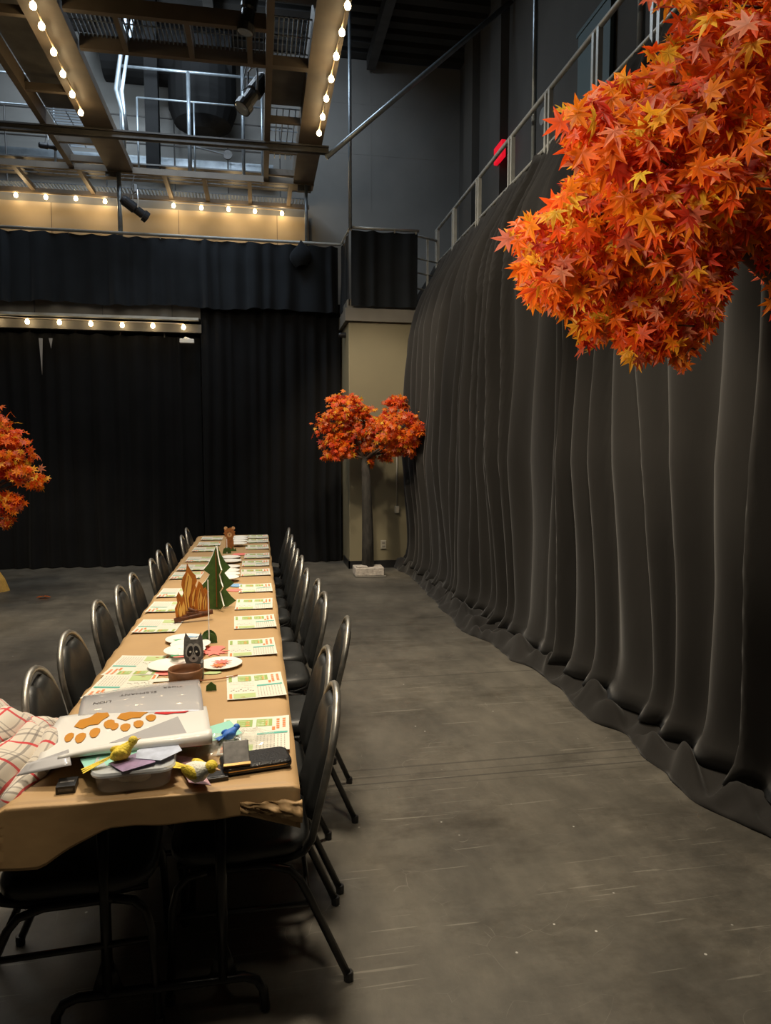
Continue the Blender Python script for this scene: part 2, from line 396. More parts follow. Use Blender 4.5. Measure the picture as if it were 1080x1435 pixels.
# ------------------------------------------------------------------ drapes
class Folds:
    def __init__(s, L, wmin, wmax, seed):
        rd = random.Random(seed); s.e = [0]; s.a = []; s.p = []; wmax_ = wmax
        while s.e[-1] < L: s.e.append(s.e[-1]+rd.uniform(wmin, wmax)); s.a.append(rd.uniform(.4, 1.25)); s.p.append(rd.choice((.8,1.1,1.6,2.4,3.2)))
        s.i = 0
    def __call__(s, t):
        import bisect
        t = max(0, min(t, s.e[-1]-1e-6)); i = bisect.bisect_right(s.e, t)-1
        f = (t-s.e[i])/(s.e[i+1]-s.e[i]); w = s.e[i+1]-s.e[i]
        return s.a[i]*(math.sin(PI*f)**s.p[i])*min(1, w/.18)
def drape(name, x0, x1, Y, z0, z1, wmin, wmax, amp, mat, seed, label, nv=14, wob=.02, sag=0, parent=None, axis='x', ties=True):
    L = abs(x1-x0); fo = Folds(L, wmin, wmax, seed); nu = int(L/.022)
    root = thing(name, label, 'curtain', ((x0+x1)/2 if axis == 'x' else Y, Y if axis == 'x' else (x0+x1)/2, z0))
    b = V(root.location)
    m = MB()
    def fn(u, v):
        s = u*L; z = z1+(z0-z1)*v
        s2 = s+noise.noise(V((s*1.2, z*.5, seed)))*wob*4*v
        g = amp*fo(s2)*(.55+.6*v)+noise.noise(V((s*3, z*1.3, seed+5)))*wob
        zz = z-(sag*math.sin(s*2.1+seed)**2 if v > .99 else 0)-(0.018*abs(math.sin(PI*s/.305)) if v < .01 else 0)
        return (V((x0+s, Y-g, zz)) if axis == 'x' else V((Y-g, x0+s, zz)))-b
    m.grid(fn, nu, nv)
    o = m.build('fabric', mat, root, smooth=True)
    if ties:
        k = int(L/.305)
        for i in range(k+1):
            p = V((x0+i*.305, Y-.005, z1)) if axis == 'x' else V((Y-.005, x0+i*.305, z1))
            if i % 2 == 0 or L < 3: t = MB(); t.box(p-b+V((-.008,-.012,-.02)), p-b+V((.008,.012,.035))); t.build('tie', M['plasticwhite'], root)
    return root
left_curtain = drape('stage_curtain', -6.2, -.82, 10.82, .01, 3.36, .10, .30, .11, M['drape_dark'], 3, 'black floor-length curtain hanging under the grey box beam with bulbs', sag=.0)
drape('stage_curtain', -.80, 1.24, 10.74, .01, 3.9, .10, .26, .09, M['drape_dark'], 11, 'black floor-length curtain between the grey box beam and the beige column', ties=False)
drape('gallery_skirt', -6.2, 1.20, 10.64, 3.76, 4.70, .14, .40, .10, M['skirt'], 21, 'short black skirt drape tied along the pipe of the back gallery rail', sag=.03, nv=10)
drape('column_skirt', 1.30, 2.24, 9.90, 3.70, 4.73, .12, .28, .05, M['skirt'], 33, 'short black skirt drape on the boxed-out rail above the beige column', nv=10)
sk = drape('column_skirt', 9.92, 10.62, 1.27, 3.72, 4.71, .07, .13, .05, M['skirt'], 37, 'narrow side skirt drape turning the corner of the rail above the column', nv=10, axis='y')

# big drape on the right
def right_curtain():
    y0, y1 = -.6, 10.35; L = y1-y0; fo = Folds(L, .11, .40, 5); fo2 = Folds(L, .05, .12, 8)
    nu = int(L/.018); prof = [(4.40,2.60),(4.2,2.52),(4.05,2.44),(3.85,2.33),(3.6,2.24),(3.3,2.17),(2.8,2.13),(2.0,2.10),(1.0,2.08),(.35,2.05),(.12,2.03)]
    root = thing('side_curtain', 'huge pleated black curtain hanging from the right gallery rail and puddling on the floor', 'curtain', (2.3,5,0))
    b = V(root.location)
    def px(z):
        for (za, xa), (zb, xb) in zip(prof, prof[1:]):
            if z >= zb: t = (za-z)/(za-zb); return xa+(xb-xa)*t+.03
        return prof[-1][1]
    def shift(y): return .035*(max(-2, 8-y)) if y < 8 else 0   # curtain stands further back near the viewer
    OUT = [(-1,2.4),(1,2.3),(2.56,2.14),(2.9,2.02),(3.37,2.03),(3.7,2.12),(4.0,1.99),(4.6,2.06),(5.06,2.05),(5.26,1.97),(5.8,1.97),(6.35,1.82),(6.7,1.88),(7.1,1.90),(8.2,1.95),(9.2,1.99),(9.66,1.93),(11,1.9)]
    def outer(y):
        for (a, xa), (c, xc) in zip(OUT, OUT[1:]):
            if y <= c: t = (y-a)/(c-a); t = t*t*(3-2*t); return xa+(xc-xa)*t
        return 1.9
    nv1, nv2 = 46, 18
    m = MB()
    def fn(u, v):
        y = y0+u*L; k = v*(nv1+nv2)/nv1
        bul = noise.noise(V((y*.7, 1, 3)))
        if k <= 1:
            z = 4.40+(.10-4.40)*k
            hz = max(0, min(1, (z-3.2)/1.2))
            s = u*L+noise.noise(V((y*.9, z*.35, 2)))*.22*(1-k*.2)-.20*hz
            g = .15*fo(s)*(1-.72*hz**1.5)*(1+.3*noise.noise(V((y*2, z*.8, 7))))+.035*fo2(s)*hz
            x = px(z)+shift(y)*(1-hz*.9)-g+noise.noise(V((y*1.6, z*.9, 9)))*.05*(1-hz)
            lowk = max(0, 1-z/1.6); x += (.10+.04*bul)*lowk+g*.35*lowk-.10*max(0, 1-z/.38)**2.2*(1+bul)
            x = min(x, 2.62+.0)
            return V((x, y, z+(.012*abs(math.sin(PI*y/.3)) if k == 0 else 0)))-b
        w = (k-1)*nv1/nv2
        s = u*L+noise.noise(V((y*.9, .035, 2)))*.22*.8
        g = .15*fo(s)
        lk = 1-.1/1.6; xs = 2.063+shift(y)-g*(1+.3*noise.noise(V((y*2, .08, 7))))+(.10+.04*bul)*lk+g*.35*lk-.10*(1-.1/.38)**2.2*(1+bul)
        xs += noise.noise(V((y*1.6, .09, 9)))*.05
        xo = outer(y)+.045*noise.noise(V((y*2.6, 4, 4)))+.02*noise.noise(V((y*7, 4, 4)))
        x = xs+(min(xo, xs-.02)-xs)*w
        lump = max(0, noise.noise(V((x*7, y*4.2, 6)))+.16)*.24*math.sin(PI*min(1, w*1.02))
        z = .10*(1-w)**2.2+.012+lump*(1-w*.4)+.03*math.sin(PI*w)*fo(s)
        yy = y+noise.noise(V((x*4, y*2.5, 12)))*.07*w
        if w > .999: z = .003
        return V((x, yy, z))-b
    m.grid(fn, nu, nv1+nv2)
    m.build('fabric', M['drape'], root, smooth=True, solid=.004)
    return root
right_curtain()

# ------------------------------------------------------------------ rails, pipes, gallery
def pipe(name, pts, r, mat, label, cat='pipe', n=8):
    p0 = V(pts[0]); m = MB(); m.tube([V(p)-p0 for p in pts], r, n); o = m.build(name, mat, None, smooth=True, loc=p0); tag(o, label, cat); return o
# right gallery railing
rl = thing('gallery_railing', 'grey steel railing with paired posts along the right gallery above the tall curtain', 'railing', (2.6,5,3.9))
b = V(rl.location)
m = MB(); m.tube([V((2.61,-1.5,4.9))-b, V((2.61,10.3,4.9))-b], .022, 8); m.build('top_rail', M['rail'], rl, smooth=True)
m = MB(); m.tube([V((2.61,-1.5,4.42))-b, V((2.61,10.3,4.42))-b], .018, 8); m.build('bottom_rail', M['rail'], rl, smooth=True)
for Y in (10.18,9.27,8.22,7.12,6.17,5.25,4.4,3.5,2.6):
    m = MB(); m.box(V((2.59,Y,3.9))-b, V((2.63,Y+.035,4.9))-b); m.box(V((2.59,Y+.08,3.9))-b, V((2.63,Y+.115,4.9))-b)
    m.build('post', M['rail'], rl)
# cross railing between column box and gallery
cr = thing('corner_railing', 'small stepped grey railing between the column skirt and the side curtain', 'railing', (2.4,10.2,3.9)); b = V(cr.location)
for z in (4.73,4.42,4.22,4.0):
    m = MB(); m.tube([V((2.24,10.0,z))-b, V((2.60,10.2,z))-b], .012 if z < 4.7 else .018, 6); m.build('rail', M['rail'], cr, smooth=True)
m = MB(); m.box(V((2.42,10.1,3.9))-b, V((2.45,10.13,4.74))-b); m.build('post', M['rail'], cr)
# skirt pipes
pipe('skirt_pipe', [(-6.2,10.62,4.73),(1.24,10.62,4.73),(1.285,9.90,4.76),(2.26,9.90,4.76)], .022, M['rail'], 'long grey pipe carrying the tied skirt drapes along the back gallery')
pipe('vertical_pole', [(1.285,9.86,4.74),(1.285,9.86,8.1)], .024, M['galv'], 'tall thin silver pole rising to the roof from the corner above the column')
pipe('vertical_pole', [(2.72,6.85,3.9),(2.72,6.85,8.1)], .026, M['galv'], 'thin bluish vertical pole behind the right gallery railing')
pipe('vertical_pole', [(2.80,5.0,3.9),(2.80,5.0,8.1)], .03, M['galv'], 'thin bluish vertical pole beside the upper leaves of the nearest maple')
# wall items on right wall
m = MB(); p = onX(700,214,3.30); m.box((-.03,-.16,-.11),(.03,.16,.11)); m.box((.03,-.03,-.03),(.12,.03,.03),1)
tag(m.build('exit_sign', [M['exit'], M['steel']], loc=p, bevel=.005), 'glowing red exit sign high on the dark right wall behind the gallery railing', 'sign')
p = onX(763,163,3.38); m = MB(); m.lathe([(.10,0),(.095,.03),(.02,.035)], n=20, mat=Matrix.Rotation(-PI/2,4,'Y'))
tag(m.build('wall_speaker', M['rail'], loc=p, smooth=False), 'small round pale fixture on the dark wall behind the railing', 'fixture')
p = onX(833,90,3.40); m = MB(); m.box((-.02,-.35,-.62),(.02,.35,.45)); m.box((-.03,-.38,.45),(.03,.38,.49)); 
tag(m.build('wall_panel', M['bluepanel'], loc=p), 'blue-grey panel on the right wall seen between railing posts and maple leaves', 'panel')
p = onX(693,275,3.05); m = MB(); m.box((-.18,-.25,-.14),(.18,.25,.14)); m.tube([(-.1,0,.14),(-.1,0,.22),(.1,0,.22)],.02)
tag(m.build('equipment_case', M['canister'], loc=(2.95,p.y,4.06)), 'dark equipment case on the gallery floor below the red sign', 'case')

# box beam with bulbs (left, below skirt)
bb = thing('box_beam', 'long grey box beam below the skirt drape carrying a row of small bulbs', 'beam', (-3.5,10.7,3.4)); b = V(bb.location)
m = MB(); m.box(V((-6.5,10.72,3.60))-b, V((-.80,10.80,3.80))-b)
for x in (-5.1,-4.2,-3.05,-2.15,-1.20): m.box(V((x,10.712,3.60))-b, V((x+.012,10.73,3.80))-b, 1)
m.build('upper_panel', [M['capbeam'], M['steel']], bb)
m = MB(); m.box(V((-6.5,10.62,3.565))-b, V((-.82,10.72,3.60))-b); m.build('channel', M['rail'], bb)
m = MB(); m.box(V((-6.5,10.70,3.40))-b, V((-.79,10.78,3.52))-b); m.build('lower_panel', M['capbeam'], bb)
def string(label, pts, off=.045, wire=True, mat=None):
    root = thing('string_light', label, 'string light', pts[0]); b = V(pts[0])
    m = MB(); m.tube([V(p)-b for p in pts], .008, 5); m.build('cable', mat or M['cable'], root)
    for p in pts:
        m = MB(); m.lathe([(.004,.03),(.022,.012),(.030,-.01),(.024,-.035),(.006,-.045)][::-1], c=V(p)-b+V((0,0,-off+.01)), n=10); m.build('bulb', M['bulb'], root, smooth=True)
    return root
string('row of small warm bulbs under the grey box beam above the left curtain', [onY(x, y-3, 10.60) for x, y in ((-8,446),(38,449),(83,450),(127,452),(171,454),(214,455),(257,457))])

# ------------------------------------------------------------------ ceiling catwalks
ZC = 5.6
def P5(x, y, z=ZC): return onz(x, y, z)
def catwalk(name, label, parts):
    root = thing(name, label, 'catwalk', parts[0][1]); b = V(root.location)
    for nm, a, c, mt in parts:
        m = MB(); m.box(V(a)-b, V(c)-b); m.build(nm, M[mt], root)
    return root
def grating(root, x0, x1, y0, y1, z, step=.06, along='x', mat='grate', w=.012):
    b = V(root.location); m = MB()
    if along == 'x':
        x = x0
        while x < x1: m.box(V((x,y0,z))-b, V((x+w,y1,z+.02))-b); x += step
        for k in range(int((y1-y0)/.3)+1): m.box(V((x0,y0+k*.3,z+.006))-b, V((x1,y0+k*.3+.01,z+.016))-b)
    else:
        y = y0
        while y < y1: m.box(V((x0,y,z))-b, V((x1,y+w,z+.02))-b); y += step
        for k in range(int((x1-x0)/.2)+1): m.box(V((x0+k*.2,y0,z+.006))-b, V((x0+k*.2+.01,y1,z+.016))-b)
    return m.build('grating', M[mat], root)
A = catwalk('lighting_catwalk', 'left lengthwise overhead catwalk with a row of bulbs below its girder', [
    ('girder', (-2.52,3.5,ZC), (-2.45,10.75,ZC+.18), 'browngirder'), ('girder', (-1.98,3.5,ZC), (-1.68,10.75,ZC+.10), 'browngirder'),
    ('girder', (-2.02,3.5,ZC), (-1.98,10.75,ZC+.30), 'browngirder'),
    ('rung', (-2.5,9.9,ZC+.02), (-1.98,9.96,ZC+.1), 'browngirder'), ('rung', (-2.5,10.5,ZC+.02), (-1.98,10.56,ZC+.1), 'browngirder'), ('rung', (-2.5,8.6,ZC+.02), (-1.98,8.65,ZC+.1), 'browngirder'), ('rung', (-2.5,7.2,ZC+.02), (-1.98,7.25,ZC+.1), 'browngirder'),
    ('deck', (-2.45,3.5,ZC+.2), (-2.0,9.4,ZC+.22), 'steel'), ('end_plate', (-2.05,10.72,ZC-.08), (-1.88,10.80,ZC+.12), 'steel')])
grating(A, -2.45, -2.0, 9.45, 10.5, ZC+.2, .075, 'y')
B = catwalk('lighting_catwalk', 'right lengthwise overhead catwalk with a row of bulbs below its girder', [
    ('girder', (.13,3.5,ZC), (.20,10.9,ZC+.25), 'browngirder'), ('girder', (.60,3.5,ZC), (.86,11.0,ZC+.10), 'browngirder'), ('girder', (.56,3.5,ZC), (.60,11.0,ZC+.30), 'browngirder'),
    ('rung', (.2,9.75,ZC+.02), (.56,9.80,ZC+.1), 'browngirder'), ('rung', (.2,10.5,ZC+.02), (.56,10.56,ZC+.1), 'browngirder'), ('rung', (.2,8.9,ZC+.02), (.56,8.94,ZC+.1), 'browngirder'), ('rung', (.2,7.6,ZC+.0), (.56,7.68,ZC+.1), 'browngirder'),
    ('deck', (.2,3.5,ZC+.2), (.56,6.9,ZC+.22), 'steel'), ('deck', (.2,7.95,ZC+.2), (.56,8.85,ZC+.22), 'steel'), ('end_plate', (.62,10.72,ZC-.10), (.82,10.80,ZC+.10), 'steel')])
grating(B, .2, .56, 8.95, 10.4, ZC+.2, .075, 'x'); grating(B, .2, .56, 7.0, 7.9, ZC+.12, .045, 'x')
Cc = catwalk('cross_catwalk', 'overhead cross catwalk of slotted grating between the two lengthwise ones', [
    ('girder', (-1.66,7.0,ZC), (.13,7.06,ZC+.14), 'browngirder'), ('girder', (-1.66,7.62,ZC), (.13,7.68,ZC+.14), 'browngirder'),
    ('rung', (-1.25,7.06,ZC), (-1.20,7.62,ZC+.1), 'browngirder'), ('rung', (-.62,7.06,ZC), (-.57,7.62,ZC+.1), 'browngirder'), ('rung', (-.05,7.06,ZC), (0,7.62,ZC+.1), 'browngirder')])
grating(Cc, -1.66, .13, 7.06, 7.62, ZC+.11, .042, 'x')
D = catwalk('gallery_catwalk', 'far overhead catwalk along the back wall with bulbs under its edge', [
    ('girder', (-6.5,10.70,ZC-.02), (.86,10.76,ZC+.06), 'browngirder'), ('girder', (-6.5,11.7,ZC-.02), (.86,11.76,ZC+.04), 'browngirder')]
    +[('rung', (x,10.76,ZC), (x+.06,11.7,ZC+.06), 'browngirder') for x in (-5.2,-4.2,-3.3,-2.45,-1.3,-.75,-.1,.5)])
grating(D, -6.5, .80, 11.55, 11.95, ZC+.06, .05, 'x'); grating(D, -6.5, .80, 10.8, 11.4, ZC+.14, .14, 'y', 'steel', .10)
# large cross beam
m = MB(); m.box((-6.5,-.04,0),(.95,.04,.02)); m.box((-6.5,-.010,0),(.95,.010,.09)); m.box((-6.5,-.04,.07),(.95,.04,.09))
tag(m.build('cross_beam', M['steel'], loc=(0,9.42,ZC-.09)), 'long dark steel beam crossing below both lengthwise catwalks', 'beam')
pipe('diagonal_brace', [(.92,9.42,5.47),(2.2,9.42,6.6),(3.4,9.42,7.65)], .035, M['galv'], 'silver diagonal brace rising right from the end of the cross beam')
m = MB(); m.box((-.07,-8,-.2),(.07,2.7,0)); tag(m.build('roof_girder', M['steel'], loc=(1.9,9.2,CZ)), 'dark roof girder below the ribbed ceiling, right of the bulb rows', 'beam')
for X in (-6.,-3.2,-.6): 
    m = MB(); m.box((-.07,-8,-.25),(.07,2.7,0)); tag(m.build('roof_girder', M['steel'], loc=(X,9.2,CZ)), {-6.:'dark roof girder farthest from the tall side curtain',-3.2:'dark roof girder above the left lengthwise catwalk',-.6:'dark roof girder above the gap between the lengthwise catwalks'}[X], 'beam')
# handrails on the far catwalk
hr = thing('catwalk_handrail', 'silver handrail with posts standing on the far overhead catwalk', 'railing', (-2,10.73,ZC)); b = V(hr.location)
for a, c, z, r in ((-1.85,.15,7.02,.02),(-1.6,.15,6.62,.013),(-1.6,.15,6.12,.013),(-6.4,-2.6,6.80,.018),(-6.4,-2.6,6.40,.013),(-6.4,-2.6,6.05,.013)):
    m = MB(); m.tube([V((a,10.73,z))-b, V((c,10.73,z))-b], r, 8); m.build('rail', M['galv'], hr, smooth=True)
for x, z1, r in ((-1.82,7.02,.02),(-1.60,6.62,.014),(-.90,7.02,.028),(-.83,6.62,.013),(-.15,7.4,.024),(.12,7.02,.018),(-3.5,6.8,.016),(-4.4,6.8,.016),(-5.3,6.8,.016),(-2.7,6.8,.016)):
    m = MB(); m.tube([V((x,10.73,ZC))-b, V((x,10.73,z1))-b], r, 8); m.build('post', M['galv'], hr, smooth=True)
h2 = thing('upper_handrail', 'dim railing higher up against the back wall behind the far catwalk', 'railing', (-2,11.6,ZC)); b = V(h2.location)
for z in (6.35,6.75): m = MB(); m.tube([V((-6.4,11.6,z))-b, V((.6,11.6,z))-b], .012, 6); m.build('rail', M['steel'], h2)
for x in (-5.6,-4.6,-3.6,-2.2,-1.2,-.4,.4): m = MB(); m.tube([V((x,11.6,ZC+.1))-b, V((x,11.6,6.75))-b], .012, 6); m.build('post', M['steel'], h2)
# vertical posts catwalk->skirt rail and risers
pipe('hanger_post', [(-1.86,10.66,4.70),(-1.86,10.66,5.56)], .032, M['galv'], 'grey post joining the skirt pipe to the left lengthwise catwalk')
pipe('hanger_post', [(.74,10.66,4.70),(.74,10.66,5.56)], .024, M['galv'], 'grey post joining the skirt pipe to the right lengthwise catwalk')
pipe('conduit_riser', [(-1.72,10.3,5.75),(-1.72,10.3,6.2),(-1.80,10.3,6.5),(-1.62,10.3,7.6),(-1.62,10.3,8.1)], .03, M['galv'], 'bent silver conduit rising beside the left lengthwise catwalk')
pipe('conduit_riser', [(-1.60,9.9,5.7),(-1.66,9.9,6.3),(-1.50,9.9,7.2),(-1.50,9.9,8.1)], .022, M['galv'], 'second thinner silver conduit beside the bent conduit')
m = MB(); m.box((-.09,-.09,0),(.09,.09,2.42)); tag(m.build('roof_post', M['black_form'], loc=(-1.42,10.9,5.66)), 'black square post rising to the roof behind the silver conduits', 'post')
m = MB(); m.tube([(-1.25,0,0),(.6,0,0)], .40, 24, cap=True); m.tube([(.15,0,.1),(.15,0,-.75),(.15,0,-.95),(.15,0,-1.05)], [.50,.50,.42,.2], 24)  # black cylinder and stub added in place of a shadow on the upper back wall
tag(m.build('shadow_form', M['black_form'], loc=(-.9,11.4,7.55), smooth=False), 'large black round stand-in for a shadow under the roof by the back wall', 'black_form')
m = MB(); m.box((-5.9,-.03,-.14),(.5,.03,.14)); tag(m.build('blue_beam', M['galv'], loc=(-.2,11.85,6.12)), 'pale blue-grey beam along the back wall behind the far catwalk', 'beam')
m = MB(); m.box((-1.6,-.03,-.12),(1.0,.03,.12)); tag(m.build('blue_beam', M['galv'], loc=(-.6,8.6,7.15)), 'pale blue-grey beam high above the cross catwalk', 'beam')
dk = thing('disc_bracket', 'thin bracket arm ending in a small grey disc behind the handrail', 'bracket', (-.83,10.75,6.02)); m = MB(); m.tube([(0,0,0),(.41,.2,0)], .012); m.build('arm', M['silver'], dk)
m = MB(); m.lathe([(.065,-.015),(.065,.015)], n=20, mat=Matrix.Rotation(PI/2,4,'X')); m.build('disc', M['steel'], dk, loc=(.45,.2,0))

# bulb rows under catwalks
string('row of warm bulbs below the left lengthwise catwalk', [P5(x, y, ZC-.06) for x, y in ((24,-60),(38,-30),(46,0),(58,29),(75,66),(88,97),(101,126),(113,152))])
string('row of warm bulbs below the right lengthwise catwalk', [P5(x, y, ZC-.06) for x, y in ((498,-48),(487,0),(479,38),(471,72),(464,104),(457,132),(452,158),(447,181))])
string('row of warm bulbs along the far catwalk before the tan wall, left half', [onY(x, y, 11.86) for x, y in ((-20,267),(22,269),(64,272),(106,274),(147,278))])
string('row of warm bulbs along the far catwalk before the tan wall, right half', [onY(x, y, 11.86) for x, y in ((243,284),(282,287),(320,289),(357,292),(395,295))])

def spotlight(loc, rz, tilt, s, label):
    root = thing('stage_spotlight', label, 'spotlight', loc, rz)
    T = Matrix.Rotation(tilt, 4, 'Y')
    m = MB(); m.lathe([(.05*s,-.24*s),(.075*s,-.20*s),(.08*s,-.02*s),(.065*s,0),(.065*s,.12*s),(.085*s,.13*s),(.085*s,.20*s),(.078*s,.2*s)], n=16, mat=T); m.build('body', M['canister'], root, smooth=False)
    m = MB(); m.lathe([(.074*s,.2*s),(.06*s,.207*s)], n=16, mat=T); m.build('lens', M['lens'], root)
    m = MB(); m.tube([T@V((0,-.1*s,0)), V((0,-.12*s,.12*s)), V((0,-.1*s,.25*s)), V((0,.1*s,.25*s)), V((0,.12*s,.12*s)), T@V((0,.1*s,0))], .01*s, 6); m.build('yoke', M['silver'], root)
    m = MB(); m.box((-.02*s,-.025*s,.25*s),(.02*s,.025*s,.36*s)); m.build('clamp', M['silver'], root)
    m = MB(); m.tube([T@V((0,0,-.23*s)), V((-.1*s,.03,.02)), V((-.05*s,.02,.3*s)), V((0,.02,.5*s))], .007*s, 5); m.build('power_cord', M['blackcable'], root)
    return root
spotlight(onY(354,132,8.3), 0.4, PI+.6, 1.15, 'black and silver stage spotlight hanging below the cross catwalk')
spotlight(onY(348,15,7.0), -.5, PI+.2, .95, 'black stage spotlight at the top beside the right lengthwise catwalk')
spotlight(onY(190,293,10.4), 0.5, PI/2+.5, .9, 'black stage spotlight hanging before the lit tan wall')
spotlight(onY(68,205,10.2), 0.2, PI/2, .5, 'small black spotlight hanging behind the left lengthwise catwalk')
spotlight(onY(486,470,10.3), 0, PI/2, .5, 'tiny spotlight clipped to the edge of the beige column')
# cloth cap on the rail
m = MB(); m.grid(lambda u, v: V(((.09+.05*math.sin(v*3))*math.cos(u*2*PI)*(math.sin(v*PI*.8)+.15), (.07)*math.sin(u*2*PI)*(math.sin(v*PI*.8)+.15), .14-v*.36+.02*math.sin(u*9))), 20, 10)
tag(m.build('cloth_bundle', M['skirt'], loc=onY(421,352,10.56), smooth=True), 'dark cloth bundle draped over the skirt pipe near the right post', 'cloth')
m = MB(); m.box((-.10,-.03,-.03),(.10,.03,.03)); m.tube([(-.1,0,-.02),(-.02,0,.05),(.05,0,.02)],.015)
tag(m.build('track_fitting', M['foam'], loc=onY(262,478,10.66), bevel=.005), 'small white fitting at the right end of the left curtain track', 'fitting')
for px_, py_, h in ((57,474,.5),(71,474,.14)):
    p = onY(px_, py_, 10.62); m = MB(); m.plate([(-.025,0),(.025,0),(0,-h)], .006); m.build('tie_ribbon', M['inkgrey'], left_curtain, loc=p-V(left_curtain.location))
# column fittings
p = onY(537,763,9.955); m = MB(); m.box((-.04,-.012,-.06),(.04,.012,.06)); m.box((-.02,-.016,.01),(.02,-.01,.04),1); m.box((-.02,-.016,-.04),(.02,-.01,-.01),1)
tag(m.build('power_outlet', [M['plasticwhite'], M['capbeam']], loc=p, bevel=.003), 'small outlet plate low on the beige column', 'outlet')
cd = thing('surface_conduit', 'thin pale conduit running down to a switch box on the column', 'conduit', onY(556,712,9.93)); 
m = MB(); m.tube([(0,0,0),(0,0,.95)], .011, 8); m.build('pipe', M['plasticwhite'], cd, smooth=True)
m = MB(); m.box((-.03,-.02,-.07),(.03,.02,.03)); m.build('switch_box', M['plasticwhite'], cd, bevel=.003)

# ------------------------------------------------------------------ trees
LOUT = [(270,.10)]
for _a, _r, _n in ((230,.58,.34),(186,.90,.38),(138,1.02,.40),(90,1.14,.40),(42,1.02,.38),(-6,.90,.34),(-50,.58,.12)): LOUT += [(_a+11,_r*.62),(_a,_r),(_a-11,_r*.62),(_a-24,_n)]
PAL = [((.90,.17,.010),6),((.82,.095,.010),4.5),((.95,.27,.012),4.5),((.95,.45,.03),2.6),((.92,.60,.05),.9),((.72,.17,.09),1.8),((.58,.04,.015),1.6),((.85,.30,.16),1.2)]
def leafcol(rd):
    t = rd.uniform(0, sum(w for _, w in PAL))
    for c, w in PAL:
        t -= w
        if t <= 0: break
    k = rd.uniform(.8, 1.15); return tuple(min(1, x*k) for x in c)
def leaves(name, pts, size, parent, seed, simple=False, outdir=None, col=None):
    rd = random.Random(seed); m = MB(); tint = []
    out = LOUT if not simple else [(270,.1),(232,.6),(210,.36),(186,.9),(163,.44),(140,1.),(115,.46),(90,1.1),(65,.46),(40,1.),(17,.44),(-6,.9),(-30,.36),(-52,.6)]
    pb = V(parent.location)
    for p in pts:
        p = V(p); s = size*rd.uniform(.72, 1.18)
        n = V((rd.gauss(0,.55)-.1, rd.gauss(-.55,.55), rd.gauss(.55,.45)))
        if outdir: n += (p-outdir).normalized()*.6
        n.normalize()
        d = V((rd.gauss(-.2,.8), rd.gauss(-.2,.5), rd.gauss(-.75,.5))); d = (d-n*d.dot(n))
        if d.length < .1: continue
        d.normalize(); e = d.cross(n)
        curl = rd.uniform(-.15, .55); c = leafcol(rd)
        tw = rd.uniform(-.25,.25)
        if col: c = col
        vs = [p-pb]
        for a, r in out:
            a = math.radians(a); x = r*math.cos(a)*s; y = r*math.sin(a)*s
            z = -curl*(r**2)*s*.8+(.14*s*abs(x/s))+tw*x*y/s
            vs.append(p-pb+e*x+d*y+n*z)
        k = len(out); m.add(vs, [(0, i+1, (i+1) % k+1) for i in range(k)])
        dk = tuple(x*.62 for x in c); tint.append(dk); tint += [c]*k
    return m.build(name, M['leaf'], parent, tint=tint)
def inside(poly, x, y):
    r = False; j = len(poly)-1
    for i in range(len(poly)):
        if (poly[i][1] > y) != (poly[j][1] > y) and x < (poly[j][0]-poly[i][0])*(y-poly[i][1])/(poly[j][1]-poly[i][1])+poly[i][0]: r = not r
        j = i
    return r
def edge_d(poly, x, y):
    b = 1e9
    for (x0,y0),(x1,y1) in zip(poly, poly[1:]+poly[:1]):
        dx, dy = x1-x0, y1-y0; t = max(0, min(1, ((x-x0)*dx+(y-y0)*dy)/(dx*dx+dy*dy+1e-9)))
        b = min(b, math.hypot(x-x0-t*dx, y-y0-t*dy))
    return b
def branch(m, a, b_, r0, r1, bend, seed, n=7):
    rd = random.Random(seed); a, b_ = V(a), V(b_); pts = []; rs = []
    k = V((rd.uniform(-1,1), rd.uniform(-1,1), rd.uniform(.2,1)))*bend
    for i in range(n+1):
        t = i/n; pts.append(a.lerp(b_, t)+k*math.sin(PI*t)+V((rd.uniform(-1,1),rd.uniform(-1,1),rd.uniform(-1,1)))*bend*.12*(0 < i < n)); rs.append(r0+(r1-r0)*t)
    m.tube(pts, rs, 7); return pts

# near maple: crown volume (outline of its left half in metres via the pixel helper, depth 1.3-2.05 m)
near = thing('autumn_maple', 'nearest artificial maple, big orange leaves reaching in before the side curtain', 'tree', (1.78,1.75,0)); nb = V(near.location)
LOBES = [  # outlines, depth of lobe, thickness, leaf size, count
    ([(1200,-120),(935,-60),(900,10),(948,45),(870,105),(800,140),(762,182),(800,205),(770,232),(830,240),(900,330),(960,330),(1060,300),(1200,330)], 1.38, .24, .037, 2100),
    ([(800,250),(775,285),(715,318),(708,345),(738,350),(714,390),(750,380),(738,432),(790,400),(850,420),(900,380),(1000,440),(1040,350),(1090,330),(1090,230),(940,200)], 1.66, .32, .036, 2200),
    ([(740,350),(722,395),(745,425),(798,445),(806,480),(822,494),(860,470),(880,505),(935,500),(955,528),(968,500),(1000,470),(1012,440),(990,400),(960,350),(880,330)], 1.98, .32, .036, 1500),
    ([(1040,330),(1055,345),(1062,395),(1075,430),(1200,450),(1200,300)], 1.75, .25, .036, 380),
    ([(1250,-200),(1000,-200),(960,100),(1100,330),(1300,300)], 1.9, .5, .046, 1000),
]
npts = []
rd = random.Random(99)
